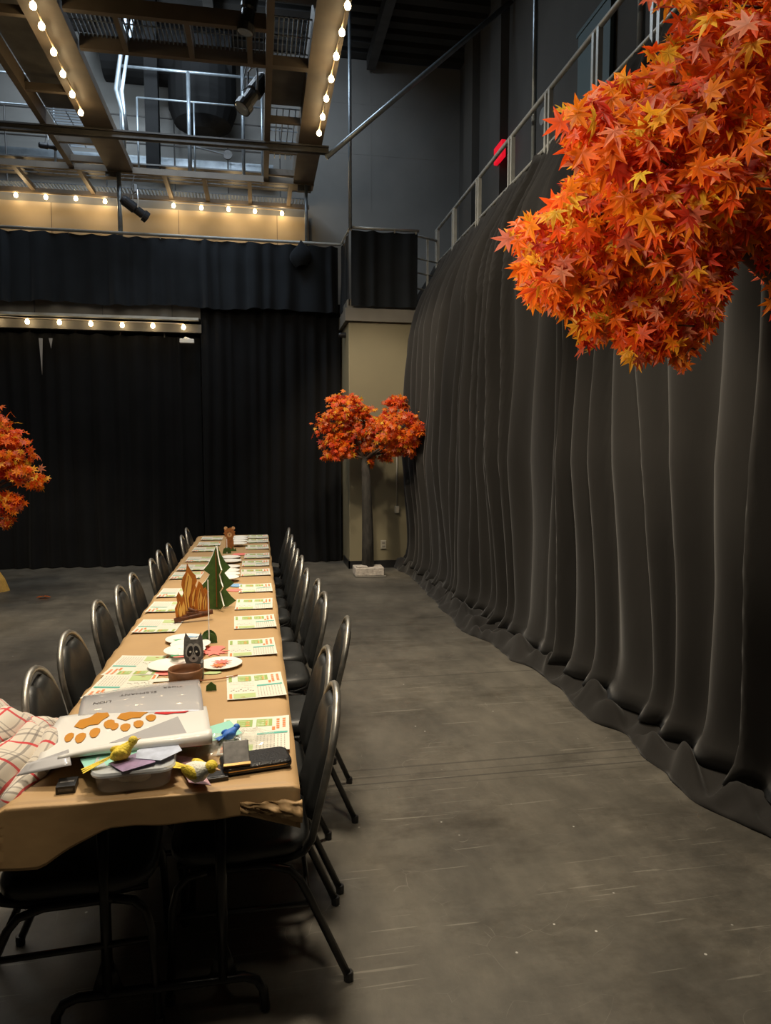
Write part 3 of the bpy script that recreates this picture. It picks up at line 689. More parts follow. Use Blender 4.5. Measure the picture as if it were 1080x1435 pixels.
for poly, Y, th, ls, n in LOBES:
    xs = [p[0] for p in poly]; ys = [p[1] for p in poly]; k = 0; pp = []
    cl = []
    while len(cl) < n/9:
        x, y = rd.uniform(min(xs), max(xs)), rd.uniform(min(ys), max(ys))
        if inside(poly, x, y): cl.append((x, y, rd.uniform(-1, 1)))
    g = 0
    while k < n and g < 40000:
        g += 1; cx, cy, cd = rd.choice(cl); x, y = cx+rd.gauss(0,22), cy+rd.gauss(0,15)
        if inside(poly, x, y):
            e = edge_d(poly, x, y)
            if e < 7 and rd.random() < .5: continue
            t = min(1, e/90)
            pp.append(onY(x, y, Y+cd*th*(.25+.75*t)*.6+rd.uniform(-1,1)*th*.3)); k += 1
    npts.append((pp, ls))
off = 0
allp = []
mf = None
for i, (pp, ls) in enumerate(npts):
    leaves('foliage', pp, ls, near, 50+i, outdir=V((1.2,2.2,2.3)))
    allp += pp
m = MB(); m.tube([(0,0,0),(.01,.01,.8),(-.02,0,1.5),(0,.02,2.0),(.05,.03,2.5)], [.075,.065,.06,.05,.03], 12); m.build('trunk', M['bark'], near, smooth=True)
for i, (a, c, r0, r1) in enumerate([((1.76,1.75,1.85), onY(1000,318,1.75), .032,.020), (onY(1030,325,1.75), onY(930,345,1.75), .022,.010), ((1.76,1.75,1.78), onY(1035,322,1.72), .028,.016), (onY(1030,318,1.75), onY(820,290,1.7), .015,.004),
        ((1.78,1.75,2.2), onY(900,150,1.42), .02,.005), (onY(930,345,1.75), onY(930,470,1.95), .010,.003), (onY(960,340,1.75), onY(800,430,1.95), .010,.003), ((1.78,1.75,2.3), onY(1000,20,1.4), .02,.004), (onY(900,150,1.42), onY(780,200,1.35), .006,.002)]):
    m = MB(); branch(m, V(a)-nb, V(c)-nb, r0, r1, .03, i); m.build('branch', M['twig'], near, smooth=True)
m = MB()
rd = random.Random(4)
for i in range(170):
    p = rd.choice(allp); q = p+V((rd.uniform(.03,.11), rd.uniform(-.03,.05), rd.uniform(-.01,.07))); branch(m, p-nb, q-nb, .0012, .0028, .012, i, 4)
m.build('twigs', M['twig'], near, smooth=True)['kind'] = 'stuff'

# far maple by the column
def small_tree(name, label, loc, blobs, zt, seed, n, ls, trunk_r=.075):
    t = thing(name, label, 'tree', loc); L = V(loc); rd = random.Random(seed)
    m = MB(); m.tube([(0,0,.02),(.0,0,.5),(-.01,0,1.0),(-.03,0,zt)], [trunk_r,trunk_r*.92,trunk_r*.8,trunk_r*.62], 12); m.build('trunk', M['bark'], t, smooth=True)
    tw = MB(); pts = []
    tot = sum(b[1][0]*b[1][2] for b in blobs)
    for i, (c, r) in enumerate(blobs):
        c = V(c); m = MB(); branch(m, (-.03,0,zt-.05), c, .022, .006, .05, seed+i); m.build('branch', M['twig'], t, smooth=True)
        k = int(n*r[0]*r[2]/tot)
        sp = [V((rd.gauss(0,1),rd.gauss(0,1),rd.gauss(0,1))).normalized()*rd.uniform(.55,1.0) for _ in range(max(4, k//9))]
        for _ in range(k):
            d = rd.choice(sp)+V((rd.gauss(0,.16),rd.gauss(0,.16),rd.gauss(0,.13)))
            pts.append(L+c+V((d.x*r[0], d.y*r[1], d.z*r[2])))
        for d in sp[:10]: branch(tw, c, c+V((d.x*r[0],d.y*r[1],d.z*r[2]))*.9, .005, .002, .02, i)
    tw.build('twigs', M['twig'], t, smooth=True)['kind'] = 'stuff'
    leaves('foliage', pts, ls, t, seed+3, simple=True, outdir=L+V((0,0,1.8)))
    return t
far = small_tree('autumn_maple', 'whole small orange maple standing on a pale block in front of the beige column', (1.44,9.35,0),
    [((-.42,0,2.04),(.28,.24,.26)),((-.28,-.1,2.25),(.26,.25,.20)),((-.34,.05,1.72),(.26,.24,.17)),((-.05,-.1,2.05),(.22,.25,.22)),((.05,0,1.80),(.2,.22,.15)),
     ((.34,-.55,1.98),(.29,.22,.24)),((.38,-.5,1.78),(.24,.22,.17)),((.30,-.4,2.22),(.17,.16,.16)),((.22,0,1.66),(.22,.22,.12)),((-.52,0,1.62),(.10,.12,.07)),((.02,-.05,1.50),(.05,.06,.08)),((.47,-.62,1.92),(.15,.15,.19)),((-.45,0,2.36),(.09,.1,.09)),((.34,-.4,2.36),(.07,.1,.08))], 1.62, 200, 3400, .050, .085)
m = MB(); m.box((-.19,-.15,.02),(.20,.15,.13)); m.box((-.17,-.14,.13),(-.02,.02,.15)); m.box((-.19,-.16,0),(.23,.15,.02),1); m.build('base', [M['plaster'], M['capbeam']], far, bevel=.012)
lt = small_tree('autumn_maple', 'orange maple half cut by the left edge, standing before the left curtain', (-2.86,7.6,0),
    [((.15,0,1.95),(.3,.3,.2)),((.28,0,1.62),(.34,.3,.2)),((.55,0,1.45),(.22,.2,.10)),((.30,0,1.15),(.26,.25,.14)),((.02,0,1.0),(.3,.3,.14)),((-.3,0,1.5),(.4,.4,.4)),((.42,0,1.80),(.18,.2,.09)),((.1,0,2.10),(.16,.2,.09)),((.62,0,1.36),(.12,.14,.06)),((.38,0,.98),(.07,.08,.07))], 1.2, 300, 3000, .050)
m = MB(); m.box((-.19,-.15,.0),(.20,.15,.13)); m.build('base', M['plaster'], lt, bevel=.012)
# leaves fallen
fl = thing('fallen_leaf', 'single orange maple leaf lying alone on the floor left of the chairs', 'leaf', onz(61,839,.0)); p = V(fl.location)
m = MB(); vs = [(0,0,.03)]
for a, r in LOUT: a = math.radians(a); vs.append((r*math.cos(a)*.09, r*math.sin(a)*.08, .012+.02*(r < .6)))
m.add(vs, [(0,i+1,(i+1) % len(LOUT)+1) for i in range(len(LOUT))]); m.build('blade', M['leaf'], fl, tint=[(.8,.2,.03)]*len(vs))
p = onz(-6,828,0); m = MB(); m.lathe([(.16,0),(.11,.14),(.05,.24),(.01,.28)], n=9)
tag(m.build('paper_tent', M['flameyellow'], loc=p), 'orange-brown cone shaped prop at the left edge by the curtain', 'prop')

# ------------------------------------------------------------------ chairs
def arch(w, z0, zs, z1, x0, x1, n=14, sc=1.):
    """back frame path : upright, elliptical top"""
    pts = [(x0, -w*.93, z0)]
    def xx(z): return x0+(x1-x0)*(z-z0)/(z1-z0)
    for k in range(3): z = z0+(zs-z0)*(k+1)/4; pts.append((xx(z), -w*(.93+.07*(k+1)/4), z))
    for k in range(n+1):
        a = PI-PI*k/n; z = zs+(z1-zs)*math.sin(a); pts.append((xx(z), w*math.cos(a), z))
    for k in range(3): z = zs-(zs-z0)*(k+1)/4; pts.append((xx(z), w*(1-.07*(k+1)/4), z))
    pts.append((x0, w*.93, z0)); return pts
def make_chair(label):
    t = thing('banquet_chair', label, 'chair')
    # seat
    m = MB()
    def seat(u, v):
        a = 2*PI*u; r = [0,.80,.95,1.,1.,.95,.6,0][int(round(v*7))]; z = [.475,.474,.468,.455,.430,.418,.418,.418][int(round(v*7))]
        c, s = math.cos(a), math.sin(a); e = .45
        x = .215*math.copysign(abs(c)**e, c)*r; y = .195*math.copysign(abs(s)**e, s)*r
        return (x+.0, y*(1.0 if x > 0 else .95), z)
    m.grid(seat, 32, 7); m.build('seat', M['vinyl'], t, smooth=True)
    # back pad
    x0, x1 = -.215, -.31; z0, z1, zs = .46, .885, .70; w = .178
    path = arch(w*.90, z0+.05, zs, z1-.018, x0-.012, x1+.003)
    # notch at the top of the pad
    q = []
    for i, (x, y, z) in enumerate(path):
        if abs(y) < .05 and z > .8: z -= .035*(1-(abs(y)/.05)**2)+.004
        q.append((x, y, z))
    cx = (x0+x1)/2; m = MB(); n = len(q); cz = .66
    rings = []
    for sgn, dx, sc in ((1,.030,.80),(1,.024,.94),(1,.006,1.),(-1,-.010,1.),(-1,-.016,.93)):
        rings.append([(x+dx, y*sc, cz+(z-cz)*sc) for x, y, z in q])
    o = 0
    for r in rings: m.v += r
    for i in range(len(rings)-1):
        for j in range(n): m.f.append((i*n+j, i*n+(j+1) % n, (i+1)*n+(j+1) % n, (i+1)*n+j)); m.m.append(0)
    def bx(z): return x0-.012+(x1-x0+.015)*(z-z0)/(z1-z0)
    c0 = len(m.v); m.v.append((bx(cz)+.034, 0, cz))
    for j in range(n): m.f.append((c0, (j+1) % n, j)); m.m.append(0)
    c1 = len(m.v); m.v.append((bx(cz)-.018, 0, cz)); k = (len(rings)-1)*n
    for j in range(n): m.f.append((c1, k+j, k+(j+1) % n)); m.m.append(0)
    m.build('backrest', M['vinyl'], t, smooth=True)
    # back frame continues under the seat
    fr = arch(w, z0, zs, z1, x0, x1); lo = lambda s: [(.19,s*.14,.405),(0,s*.155,.400),(-.13,s*.16,.402),(-.19,s*.163,.42)]
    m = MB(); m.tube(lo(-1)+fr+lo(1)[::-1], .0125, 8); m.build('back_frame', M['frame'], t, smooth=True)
    for s in (-1, 1):
        y = s*.19
        m = MB(); m.tube([(.10,y*.96,.40),(.155,y,.392),(.185,y,.36),(.20,y,.30),(.215,y,.012)], .0125, 8); m.build('leg', M['leg'], t, smooth=True)
        m = MB(); m.tube([(.10,y*.96,.40),(-.08,y*.96,.40),(-.145,y,.385),(-.175,y,.35),(-.20,y,.30),(-.325,y,.012)], .0125, 8); m.build('leg', M['leg'], t, smooth=True)
        m = MB(); m.tube([(.20,y,.27),(-.21,y,.27)], .009, 6); m.build('stretcher', M['leg'], t, smooth=True)
        for x in (.215,-.325): m = MB(); m.lathe([(.015,0),(.016,.02),(.014,.03)], c=(x,y,0), n=8); m.build('foot_cap', M['black'], t)
    m = MB(); m.tube([(-.2,-.19,.30),(-.2,.19,.30)], .008, 6); m.build('stretcher', M['leg'], t, smooth=True)
    return t
RC = [(.24,2.26,0),(.26,2.70,.02),(.40,3.22,-.06),(.35,3.80,.04),(.35,4.22,0),(.31,4.63,.0),(.31,5.22,.02),(.30,5.62,-.02),(.295,6.03,0),(.30,6.60,.03),(.30,7.24,0)]
LC = [(-.84,2.17,.05),(-.80,2.62,.0),(-.82,3.13,-.05),(-.84,3.80,.0),(-.81,4.22,.02),(-.81,4.65,0),(-.78,5.28,.03),(-.79,5.72,0),(-.77,6.16,0),(-.72,6.76,.02),(-.74,7.42,0)]
ch0 = make_chair('x'); first = True
for side, lst in (('right', RC), ('left', LC)):
    for i, (x, y, dr) in enumerate(lst):
        rz = (PI if side == 'right' else 0)+dr
        ox = x-.31 if side == 'right' else x+.31
        lab = 'black vinyl banquet chair, %s from the near end of the table on its %s side' % (ORD[i], side)
        if side == 'left' and i == 0: lab = 'black banquet chair under the plaid blanket at the near left corner'
        gp = 'banquet chairs along the %s side of the table' % side
        if first: ch0.location = (ox, y, 0); ch0.rotation_euler = (0,0,rz); ch0['label'] = lab; ch0['group'] = gp; first = False
        else: dup(ch0, (ox, y, 0), rz, lab, gp)

# ------------------------------------------------------------------ tables and cloth
TX0, TX1, TY0, TY1, TZ = -.655, .088, 1.87, 7.92, .745
def make_table(label, y0, y1):
    t = thing('folding_table', label, 'table', ((TX0+TX1)/2, (y0+y1)/2, 0), 0, 'folding tables end to end under the brown paper'); L = y1-y0
    m = MB(); m.box((-.36,-L/2,TZ-.03),(.36,L/2,TZ-.004)); m.build('tabletop', M['tabletop'], t, bevel=.006)
    m = MB(); m.box((-.33,-L/2+.02,TZ-.075),(.33,-L/2+.04,TZ-.03)); m.box((-.33,L/2-.04,TZ-.075),(.33,L/2-.02,TZ-.03)); m.build('apron', M['tableleg'], t)
    for s in (-1, 1):
        y = s*(L/2-.11)
        m = MB(); m.tube([(-.305,y,.012),(-.30,y,.07),(-.28,y,.105),(-.24,y,.12),(.22,y,.12),(.255,y,.105),(.275,y,.07),(.28,y,.012)], .014, 8)
        for x in (-.16,.16):
            m.tube([(x,y,.12),(x,y,.70)], .016, 8); m.plate([(x-.045,.12),(x+.045,.12),(x+.014,.22),(x-.014,.22)], .012, T=Matrix.Translation((0,y,0)))
        m.tube([(-.16,y,.70),(.16,y,.70)], .014, 8); m.tube([(0,y,.69),(0,y-s*.35,.70)], .009, 6)
        m.build('leg_frame', M['tableleg'], t, smooth=True)
    return t
tl = (TY1-TY0)/3
tt = make_table('nearest folding table of the three under the brown paper, legs showing', TY0+.01, TY0+tl)
for k, lb in ((1,'middle folding table of the three hidden under the brown paper'),(2,'farthest folding table of the three hidden under the brown paper')):
    dup(tt, ((TX0+TX1)/2, TY0+tl*(k+.5), 0), 0, lb)
m = MB()
def cz_(x, y): return TZ+.006+.0035*noise.noise(V((x*2.5,y*1.4,1)))
NX, NY = 44, 210; W = TX1-TX0
def cloth(u, v):
    # s across: overhang left .06 right .05 ; v along: front hang .09
    hl, hr_, hf = .07, .05, .08
    s = -hl+u*(W+hl+hr_)
    q = -hf+hf*1.25*v/.12 if v < .12 else .25*hf+(TY1-TY0+.06-.25*hf)*(v-.12)/.88
    x, y, z = TX0+s, TY0+q, 0
    dz = 0
    ex = 0
    if s < 0: x = TX0-.012+(.006*noise.noise(V((y*2,0,0)))); dz = s; ex = 1
    if s > W: x = TX1+.010+.006*noise.noise(V((y*3,1,0))); dz = -(s-W); ex = 1
    if q < 0:
        y = TY0-.012+.012*noise.noise(V((x*5,2,0))); dz2 = q*(1+.0)
        # deeper flap at the left corner
        fl_ = max(0, min(1, (-.40-x)/.16)); dz2 *= (.75+.35*u)+1.15*fl_
        if x > -.05: dz2 *= 1+.25*(x+.05)/.13; y -= (x+.05)*.12*abs(q)/.1
        dz = min(dz, dz2); y -= .12*abs(dz2)*fl_
        if s < 0: x -= .25*abs(dz)*(.4)
    if q > TY1-TY0: y = TY1+.01; dz = min(dz, -(q-(TY1-TY0)))
    if q >= 0 and s < 0 and q < .35: dz *= 1+1.2*(1-q/.35); x -= .02*(1-q/.35)
    z = cz_(x, y)+dz
    if dz == 0:
        e = min(s, W-s, q)
        if e < .012: z -= .004
    return (x-TX0, y-TY0, z-TZ+(.012*noise.noise(V((x*9,y*9,z*9))) if dz < -.01 else 0))
m.grid(cloth, NX, NY)
cl = m.build('paper_tablecloth', M['kraft'], None, smooth=True, loc=(TX0,TY0,TZ), solid=.0012); tag(cl, 'long brown kraft paper covering the whole table, torn and hanging at the near edge', 'tablecloth')
# crumpled tuck at near right corner
m = MB()
def crum(u, v):
    x = -.15+.165*u; z = -.028-.065*v*(.25+.75*u)+.010*noise.noise(V((u*5,v*4,3))); y = -.016-.01*u-.022*math.sin(v*PI)*u+.018*noise.noise(V((u*5,v*7,8)))
    return (x, y, z)
m.grid(crum, 18, 10); o = m.build('paper_fold', M['kraft'], cl, smooth=True, loc=(W,0,0), solid=.001); o['label'] = 'crumpled corner tuck'

T0 = TZ+.009
def tz(x, y): return cz_(x, y)+.002
# ------------------------------------------------------------------ placemats
def make_mat_mesh():
    m = MB(); W2, H2 = .108, .140
    def z(x, y): return .0015+.010*max(0, (abs(y)/H2)-.55)**2*2+.004*noise.noise(V((x*9,y*9,5)))+.006*max(0, x/W2-.4)
    m.grid(lambda u, v: (-W2+2*W2*u, -H2+2*H2*v, z(-W2+2*W2*u, -H2+2*H2*v)), 8, 10, 0)
    def q(x0, y0, x1, y1, mi, n=4):
        m.grid(lambda u, v: (x0+(x1-x0)*u, y0+(y1-y0)*v, z(x0+(x1-x0)*u, y0+(y1-y0)*v)+.0009), n, n, mi)
    rd = random.Random(3)
    q(-.100,.070,-.088,.128,4); q(-.100,-.130,-.090,-.072,3)         # green strip top left / orange strip bottom left
    for x0 in (-.065,.0):                                             # two picture boxes
        q(x0,.070,x0+.052,.124,4); q(x0+.002,.072,x0+.046,.122,7); q(x0+.004,.076,x0+.026,.100,0); q(x0+.030,.074,x0+.044,.112,3,3); q(x0+.014,.100,x0+.032,.116,3,3)
        for a_, c_ in ((.010,.108),(.020,.112),(.030,.104),(.012,.088),(.022,.080),(.036,.094)): q(x0+a_,c_,x0+a_+.009,c_+.005,5,1)
    for k in range(5): q(.066,.122-k*.017-.012,.076,.122-k*.017,3,1); q(.086,.122-k*.015-.011,.096,.122-k*.015,3,1)
    q(.052,.030,.062,.060,3,2)
    q(.005,-.002,.102,.014,2)                                         # teal bar
    for k in range(9):                                                # small print
        for j in range(7):
            y0 = -.012-j*.0165; q(.006+k*.0107,y0-.011*rd.uniform(.7,1),.0085+k*.0107,y0,1,1)
    for k in range(9):
        for j in range(4): 
            if rd.random() < .8: x0 = -.095+k*.0105; y0 = .058-j*.022; q(x0,y0-.0014,x0+rd.uniform(.004,.009),y0,1,1)
    q(-.085,-.130,-.004,-.072,7); q(-.060,-.126,-.044,-.112,5,1); q(-.02,-.11,-.012,-.10,4,1)
    for k in range(8): x0 = rd.uniform(-.08,-.012); y0 = rd.uniform(-.125,-.08); q(x0,y0,x0+.006,y0+.003,4,1)
    for k in range(10): x0 = -.095+k*.009; q(x0,-.04+.01*math.sin(k*2),x0+.006,-.036+.01*math.sin(k*2),6,1)
    return m
mm = make_mat_mesh()
MM = [M['white'], M['inkgrey'], M['teal'], M['orange'], M['lime'], M['brownink'], M['ink'], M['palegreen']]
RM = [(360,1030,-2),(358,962,3),(353,908,2),(357,872,2),(356,847,-1),(358,825,1),(358,802.5,1),(358,790,0),(360,779.5,0),(360,767,1),(361,758.5,0),(362,752.5,0)]
LM = [(163,963,-6),(193,933,-7),(222,877.5,-4),(232,851,-3),(245,831,-2),(262,807,-2),(270,796,-2),(280,784,-1),(287,770.5,-1),(293,763,0),(297,755,0)]
proto = None
for side, lst in (('right', RM), ('left', LM)):
    for i, (x, y, r) in enumerate(lst):
        p = onz(x, y, T0); p.z = tz(p.x, p.y)
        if side == 'left': p.x = max(p.x, -.64+.108)
        else: p.x = min(p.x, .085-.108)
        if proto is None: proto = mm.build('activity_placemat', MM, smooth=False); o = proto
        else: o = proto.copy(); C.objects.link(o)
        o.location = p; o.rotation_euler = (0, 0, math.radians(r)+(PI if side == 'left' else 0))
        tag(o, 'printed white activity placemat, %s from the near end along the %s table edge' % (ORD[i], side), 'placemat', 'activity placemats along the %s edge' % side)

# ------------------------------------------------------------------ plates
def make_plate():
    m = MB(); m.lathe([(.002,.0035),(.058,.003),(.066,.008),(.088,.013),(.091,.013),(.089,.010),(.067,.004),(.058,0),(.002,0)], n=36)
    return m.build('paper_plate', M['plate'], smooth=True)
PL = [(259,896,0,'white paper plate with green and blue scraps beyond the raccoon cut-out, farthest of that cluster'),(267,906,.009,'empty white paper plate directly behind the raccoon ears'),(259,917,.018,'white paper plate with green and pink scraps just left of the raccoon face'),
      (238,932,0,'empty white paper plate beside the left placemat, left of the brown ring'),(309,930.5,0,'white paper plate holding pink paper shreds right of the raccoon'),
      (322,781,0,'white paper plate, farthest of the six behind the big green tree'),(323,787,.006,'white paper plate, second farthest of the six behind the big green tree'),(320,794.5,0,'white paper plate, third of the six behind the big green tree'),(319,801,.006,'white paper plate, fourth of the six behind the big green tree'),(319,807,.012,'white paper plate, fifth of the six behind the big green tree'),(317,813,.018,'white paper plate, nearest of the six behind the big green tree'),
      (336,752.5,0,'white paper plate at the far table end, farthest beside the lion'),(335,756,.006,'white paper plate beside the lion, second from the far end'),(334,760,.012,'white paper plate beside the lion, third from the far end'),(333,764.5,.018,'white paper plate nearest beside the lion')]
pp0 = None
for i, (x, y, dz, lab) in enumerate(PL):
    p = onz(x, y, T0+.006); p.z = tz(p.x, p.y)+dz
    if pp0 is None: pp0 = make_plate(); o = pp0
    else: o = pp0.copy(); C.objects.link(o)
    o.location = p; tag(o, lab, 'plate', 'white paper plates down the middle of the table')
def scrap(x, y, pts, mat, label, z=.001, name='paper_scrap', cat='paper'):
    p = onz(x, y, T0+z); p.z = tz(p.x, p.y)+z
    m = MB(); m.flat(pts, 0, .0012); return tag(m.build(name, M[mat], loc=p), label, cat)
def blob(rx, ry, n=9, j=.3, sd=1):
    r = random.Random(sd); return [(rx*math.cos(2*PI*k/n)*(1+r.uniform(-j,j)), ry*math.sin(2*PI*k/n)*(1+r.uniform(-j,j))) for k in range(n)]
scrap(253,897,blob(.035,.02,7,.4,1),'greencut','green paper scrap on the farthest plate of the raccoon cluster',.010)
scrap(268,892,blob(.03,.012,7,.3,2),'blue','blue paper scrap on the farthest plate of the raccoon cluster',.010)
scrap(245,918,blob(.025,.018,7,.4,3),'greencut','green paper scrap on the plate left of the raccoon',.028)
scrap(254,920,blob(.03,.012,7,.4,4),'pink','small pink scrap on the plate left of the raccoon',.030)
def hand(s):  # splayed cut paper shreds
    pts = []
    for k in range(9):
        a = PI*.1+k*PI*.22; pts += [(s*math.cos(a), s*.8*math.sin(a)), (s*.45*math.cos(a+.32), s*.4*math.sin(a+.32))]
    return pts
scrap(311,927,hand(.045),'pink','pile of pink paper shreds on the plate right of the raccoon',.012)
scrap(306,932,hand(.035),'orange','orange paper shreds on the plate right of the raccoon',.010)
scrap(299,914,hand(.075),'pink','pink cut paper on the brown cloth behind the shreds plate')
scrap(302,908,blob(.05,.04,8,.2,8),'pink','second pink paper piece beside the middle placemat')
scrap(232,943,blob(.05,.03,8,.3,9),'pink','pink paper under the plate left of the brown ring')
scrap(225,953,blob(.05,.025,8,.2,10),'white','white paper piece left of the brown ring')
scrap(297,943,blob(.04,.02,7,.3,11),'palegreen','pale green paper scrap right of the brown ring')
scrap(331,820,blob(.05,.06,9,.15,12),'blue','blue fan shaped paper right of the big green tree',.003)
scrap(330,827,blob(.055,.05,9,.2,13),'pink','pink fan shaped paper right of the big green tree')
scrap(337,777,[(-.08,-.08),(.05,-.05),(.06,.08),(-.06,.07)],'pink','pink-orange paper rectangle near the lion')
m = MB(); p = onz(300,952,T0+.006); m.tube([(-.11,0,.003),(-.05,-.012,.003),(0,-.01,.003),(.05,.006,.003),(.09,.03,.003)], .0025, 5)
tag(m.build('thin_twig', M['brownink'], loc=p), 'thin dark red twig lying right of the brown ring', 'twig')
p = onz(296,968,T0); m = MB(); m.plate([(-.02,0),(.02,0),(.018,.02),(0,.035),(-.018,.02)], .003); tag(m.build('green_card_foot', M['green'], loc=(p.x,p.y,T0)), 'small rounded green card piece behind the glossy sheet', 'card')

# ------------------------------------------------------------------ cut-outs
# campfire
p = onz(271,870,T0); fz = thing('campfire_cutout', 'standing campfire cut-out with orange flames and logs', 'cutout', (p.x,p.y,T0), math.radians(14)); k = .00095
def zp(pts, cx=378, by=390): return [((x-cx)*k, (by-y)*k) for x, y in pts]
m = MB(); m.plate(zp([(285,385),(278,310),(292,280),(288,245),(300,215),(312,240),(318,255),(326,225),(316,180),(322,140),(342,110),(350,58),(372,105),(395,130),(402,165),(392,185),(398,205),(412,165),(428,180),(440,215),(448,200),(460,225),(458,270),(466,240),(470,290),(468,370)]), .005); m.build('flames', M['flame'], fz)
m = MB()
for fl in ([(300,370),(290,315),(304,270),(320,320),(312,370)],[(340,330),(330,230),(338,160),(352,110),(375,150),(368,220),(352,260),(360,330)],[(372,300),(374,240),(392,200),(384,260),(388,310)],[(405,330),(402,260),(418,200),(430,260),(418,330)],[(436,330),(432,280),(450,235),(452,290),(446,330)],[(322,350),(316,300),(326,270),(334,310),(332,350)]):
    m.plate(zp(fl), .0062)
m.build('inner_flames', M['flameyellow'], fz)
m = MB()
for a in ([(300,368),(296,320),(306,282)],[(348,320),(340,230),(356,130)],[(362,320),(358,260),(380,180)],[(412,325),(410,270),(420,210)],[(380,330),(382,280),(396,215)],[(442,330),(440,290),(450,245)]):
    m.tube([V((x,-.0042,z)) for x, z in zp(a)], .0018, 4)
m.build('flame_lines', M['flamebrown'], fz)
m = MB()
for a, c, r in (((272,378),(485,345),.013),((300,372),(400,330),.008),((340,340),(470,350),.009),((350,315),(420,350),.008)):
    (x0,z0),(x1,z1) = zp([a,c]); m.tube([(x0,-.006,max(z0,.012)),(x1,-.006,max(z1,.012))], r, 8)
m.build('logs', M['logbrown'], fz, smooth=True)
# big green tree
p = onz(305,853,T0); tr = thing('pine_cutout', 'tall green slotted pine tree cut-out with brown centre line', 'cutout', (p.x,p.y,T0), math.radians(24))
half = [(.012,0),(.06,.006),(.112,.035),(.085,.062),(.050,.108),(.075,.122),(.102,.142),(.072,.168),(.044,.206),(.060,.218),(.082,.236),(.052,.268),(.026,.315),(.010,.355),(0,.375)]
full = [(-x, z) for x, z in half[::-1]][1:]+[(-.012,0)]
pine = half+full[:-1]+[(-.012,0)]
pine = [(x, z) for i, (x, z) in enumerate(pine) if i == 0 or (x, z) != pine[i-1]]
m = MB(); m.plate(pine, .007, side=1); m.build('front_panel', [M['green'], M['foam']], tr)
m = MB(); m.plate([(x*.9, z) for x, z in pine], .007, T=Matrix.Rotation(math.radians(90),4,'Z'), side=1); m.build('cross_panel', [M['green'], M['foam']], tr)
m = MB(); m.box((-.0095,-.0052,.01),(-.0045,-.0030,.34)); m.build('centre_line', M['brownink'], tr)
def edgecard(px_, py_, h, lab, w=.09):
    p = onz(px_, py_, T0); t = thing('pine_cutout', lab, 'cutout', (p.x,p.y,T0), math.atan2(p.y,p.x))
    m = MB(); m.plate([(-w/2,0),(w/2,0),(w*.35,h*.35),(w*.4,h*.38),(w*.2,h*.7),(0,h),(-w*.2,h*.7),(-w*.4,h*.38),(-w*.35,h*.35)], .005, side=1); m.build('panel', [M['green'], M['foam']], t)
    m = MB(); a = [(.038*math.cos(PI*i/10), .05*math.sin(PI*i/10)) for i in range(11)]
    for y in (-.03,.03): m.plate(a, .004, T=Matrix.Translation((y,0,0)) @ Matrix.Rotation(PI/2,4,'Z'))
    m.build('foot', M['green'], t); return t
edgecard(293,899,.30,'slim card tree seen edge-on with round green feet near the campfire')
edgecard(318,775,.13,'slim card tree seen edge-on at the foot of the lion',.07)
# lion
p = onz(322,772,T0); ln = thing('lion_cutout', 'brown lion cut-out standing on green grass near the far table end', 'cutout', (p.x,p.y,T0))
circ = lambda r, cx, cz, n=18, w=0: [(cx+(r+w*((i % 2)*2-1))*math.cos(2*PI*i/n), cz+(r+w*((i % 2)*2-1))*math.sin(2*PI*i/n)) for i in range(n)]
m = MB(); m.plate([(-.036,.0),(-.008,0),(-.006,.03),(.006,.03),(.008,0),(.036,.0),(.036,.09),(.026,.14),(-.026,.14),(-.036,.09)], .005); m.build('body', M['lion'], ln)
m = MB(); m.plate(circ(.050,0,.165,22,.0055), .007); m.build('mane', M['lion'], ln)
m = MB(); m.plate(circ(.016,-.034,.212,12), .006); m.plate(circ(.016,.034,.212,12), .006); m.plate(circ(.022,0,.150,14), .0095); m.build('ears_and_muzzle', M['liontan'], ln)
m = MB()
for x in (-.014,.014): m.plate(circ(.004,x,.175,8), .011)
m.plate([(-.007,.158),(.007,.158),(0,.149)], .011); m.tube([(0,-.006,.149),(0,-.006,.14)], .001, 4); m.build('face_marks', M['black'], ln)
m = MB(); m.plate([(-.06,0),(-.055,.03),(-.04,.015),(-.03,.045),(-.015,.015),(0,.035),(.015,.012),(.03,.045),(.04,.015),(.055,.03),(.06,0)], .004, T=Matrix.Translation((0,-.02,0))); m.build('grass', M['green'], ln)
# raccoon
p = onz(271,950,T0); rc = thing('raccoon_cutout', 'grey raccoon cut-out with black eye patches standing behind the brown ring', 'cutout', (p.x,p.y+.03,T0), math.radians(-4))
m = MB(); m.plate([(-.028,0),(.028,0),(.030,.05),(.040,.085),(.038,.12),(.036,.155),(.030,.178),(.016,.150),(-.012,.150),(-.030,.178),(-.036,.155),(-.038,.12),(-.040,.085),(-.030,.05)], .005); m.build('body', M['grey'], rc)
def ell(cx, cz, a, b, tl, n=14): return [(cx+a*math.cos(t)*math.cos(tl)-b*math.sin(t)*math.sin(tl), cz+a*math.cos(t)*math.sin(tl)+b*math.sin(t)*math.cos(tl)) for t in [2*PI*i/n for i in range(n)]]
m = MB(); m.plate(ell(-.015,.105,.016,.030,-.25), .0064); m.plate(ell(.015,.105,.016,.030,.25), .0064); m.plate(ell(0,.072,.018,.016,0), .0064); m.build('face_patches', M['lgrey'], rc)
m = MB(); m.plate(ell(-.014,.102,.011,.023,-.25), .0076); m.plate(ell(.014,.102,.011,.023,.25), .0076); m.plate(ell(0,.072,.006,.005,0), .0076); m.build('eye_patches', M['black'], rc)
m = MB()
for s in (-1,1): m.plate(circ(.0045,s*.012,.100,8), .0088)
m.build('eyes', M['foam'], rc)
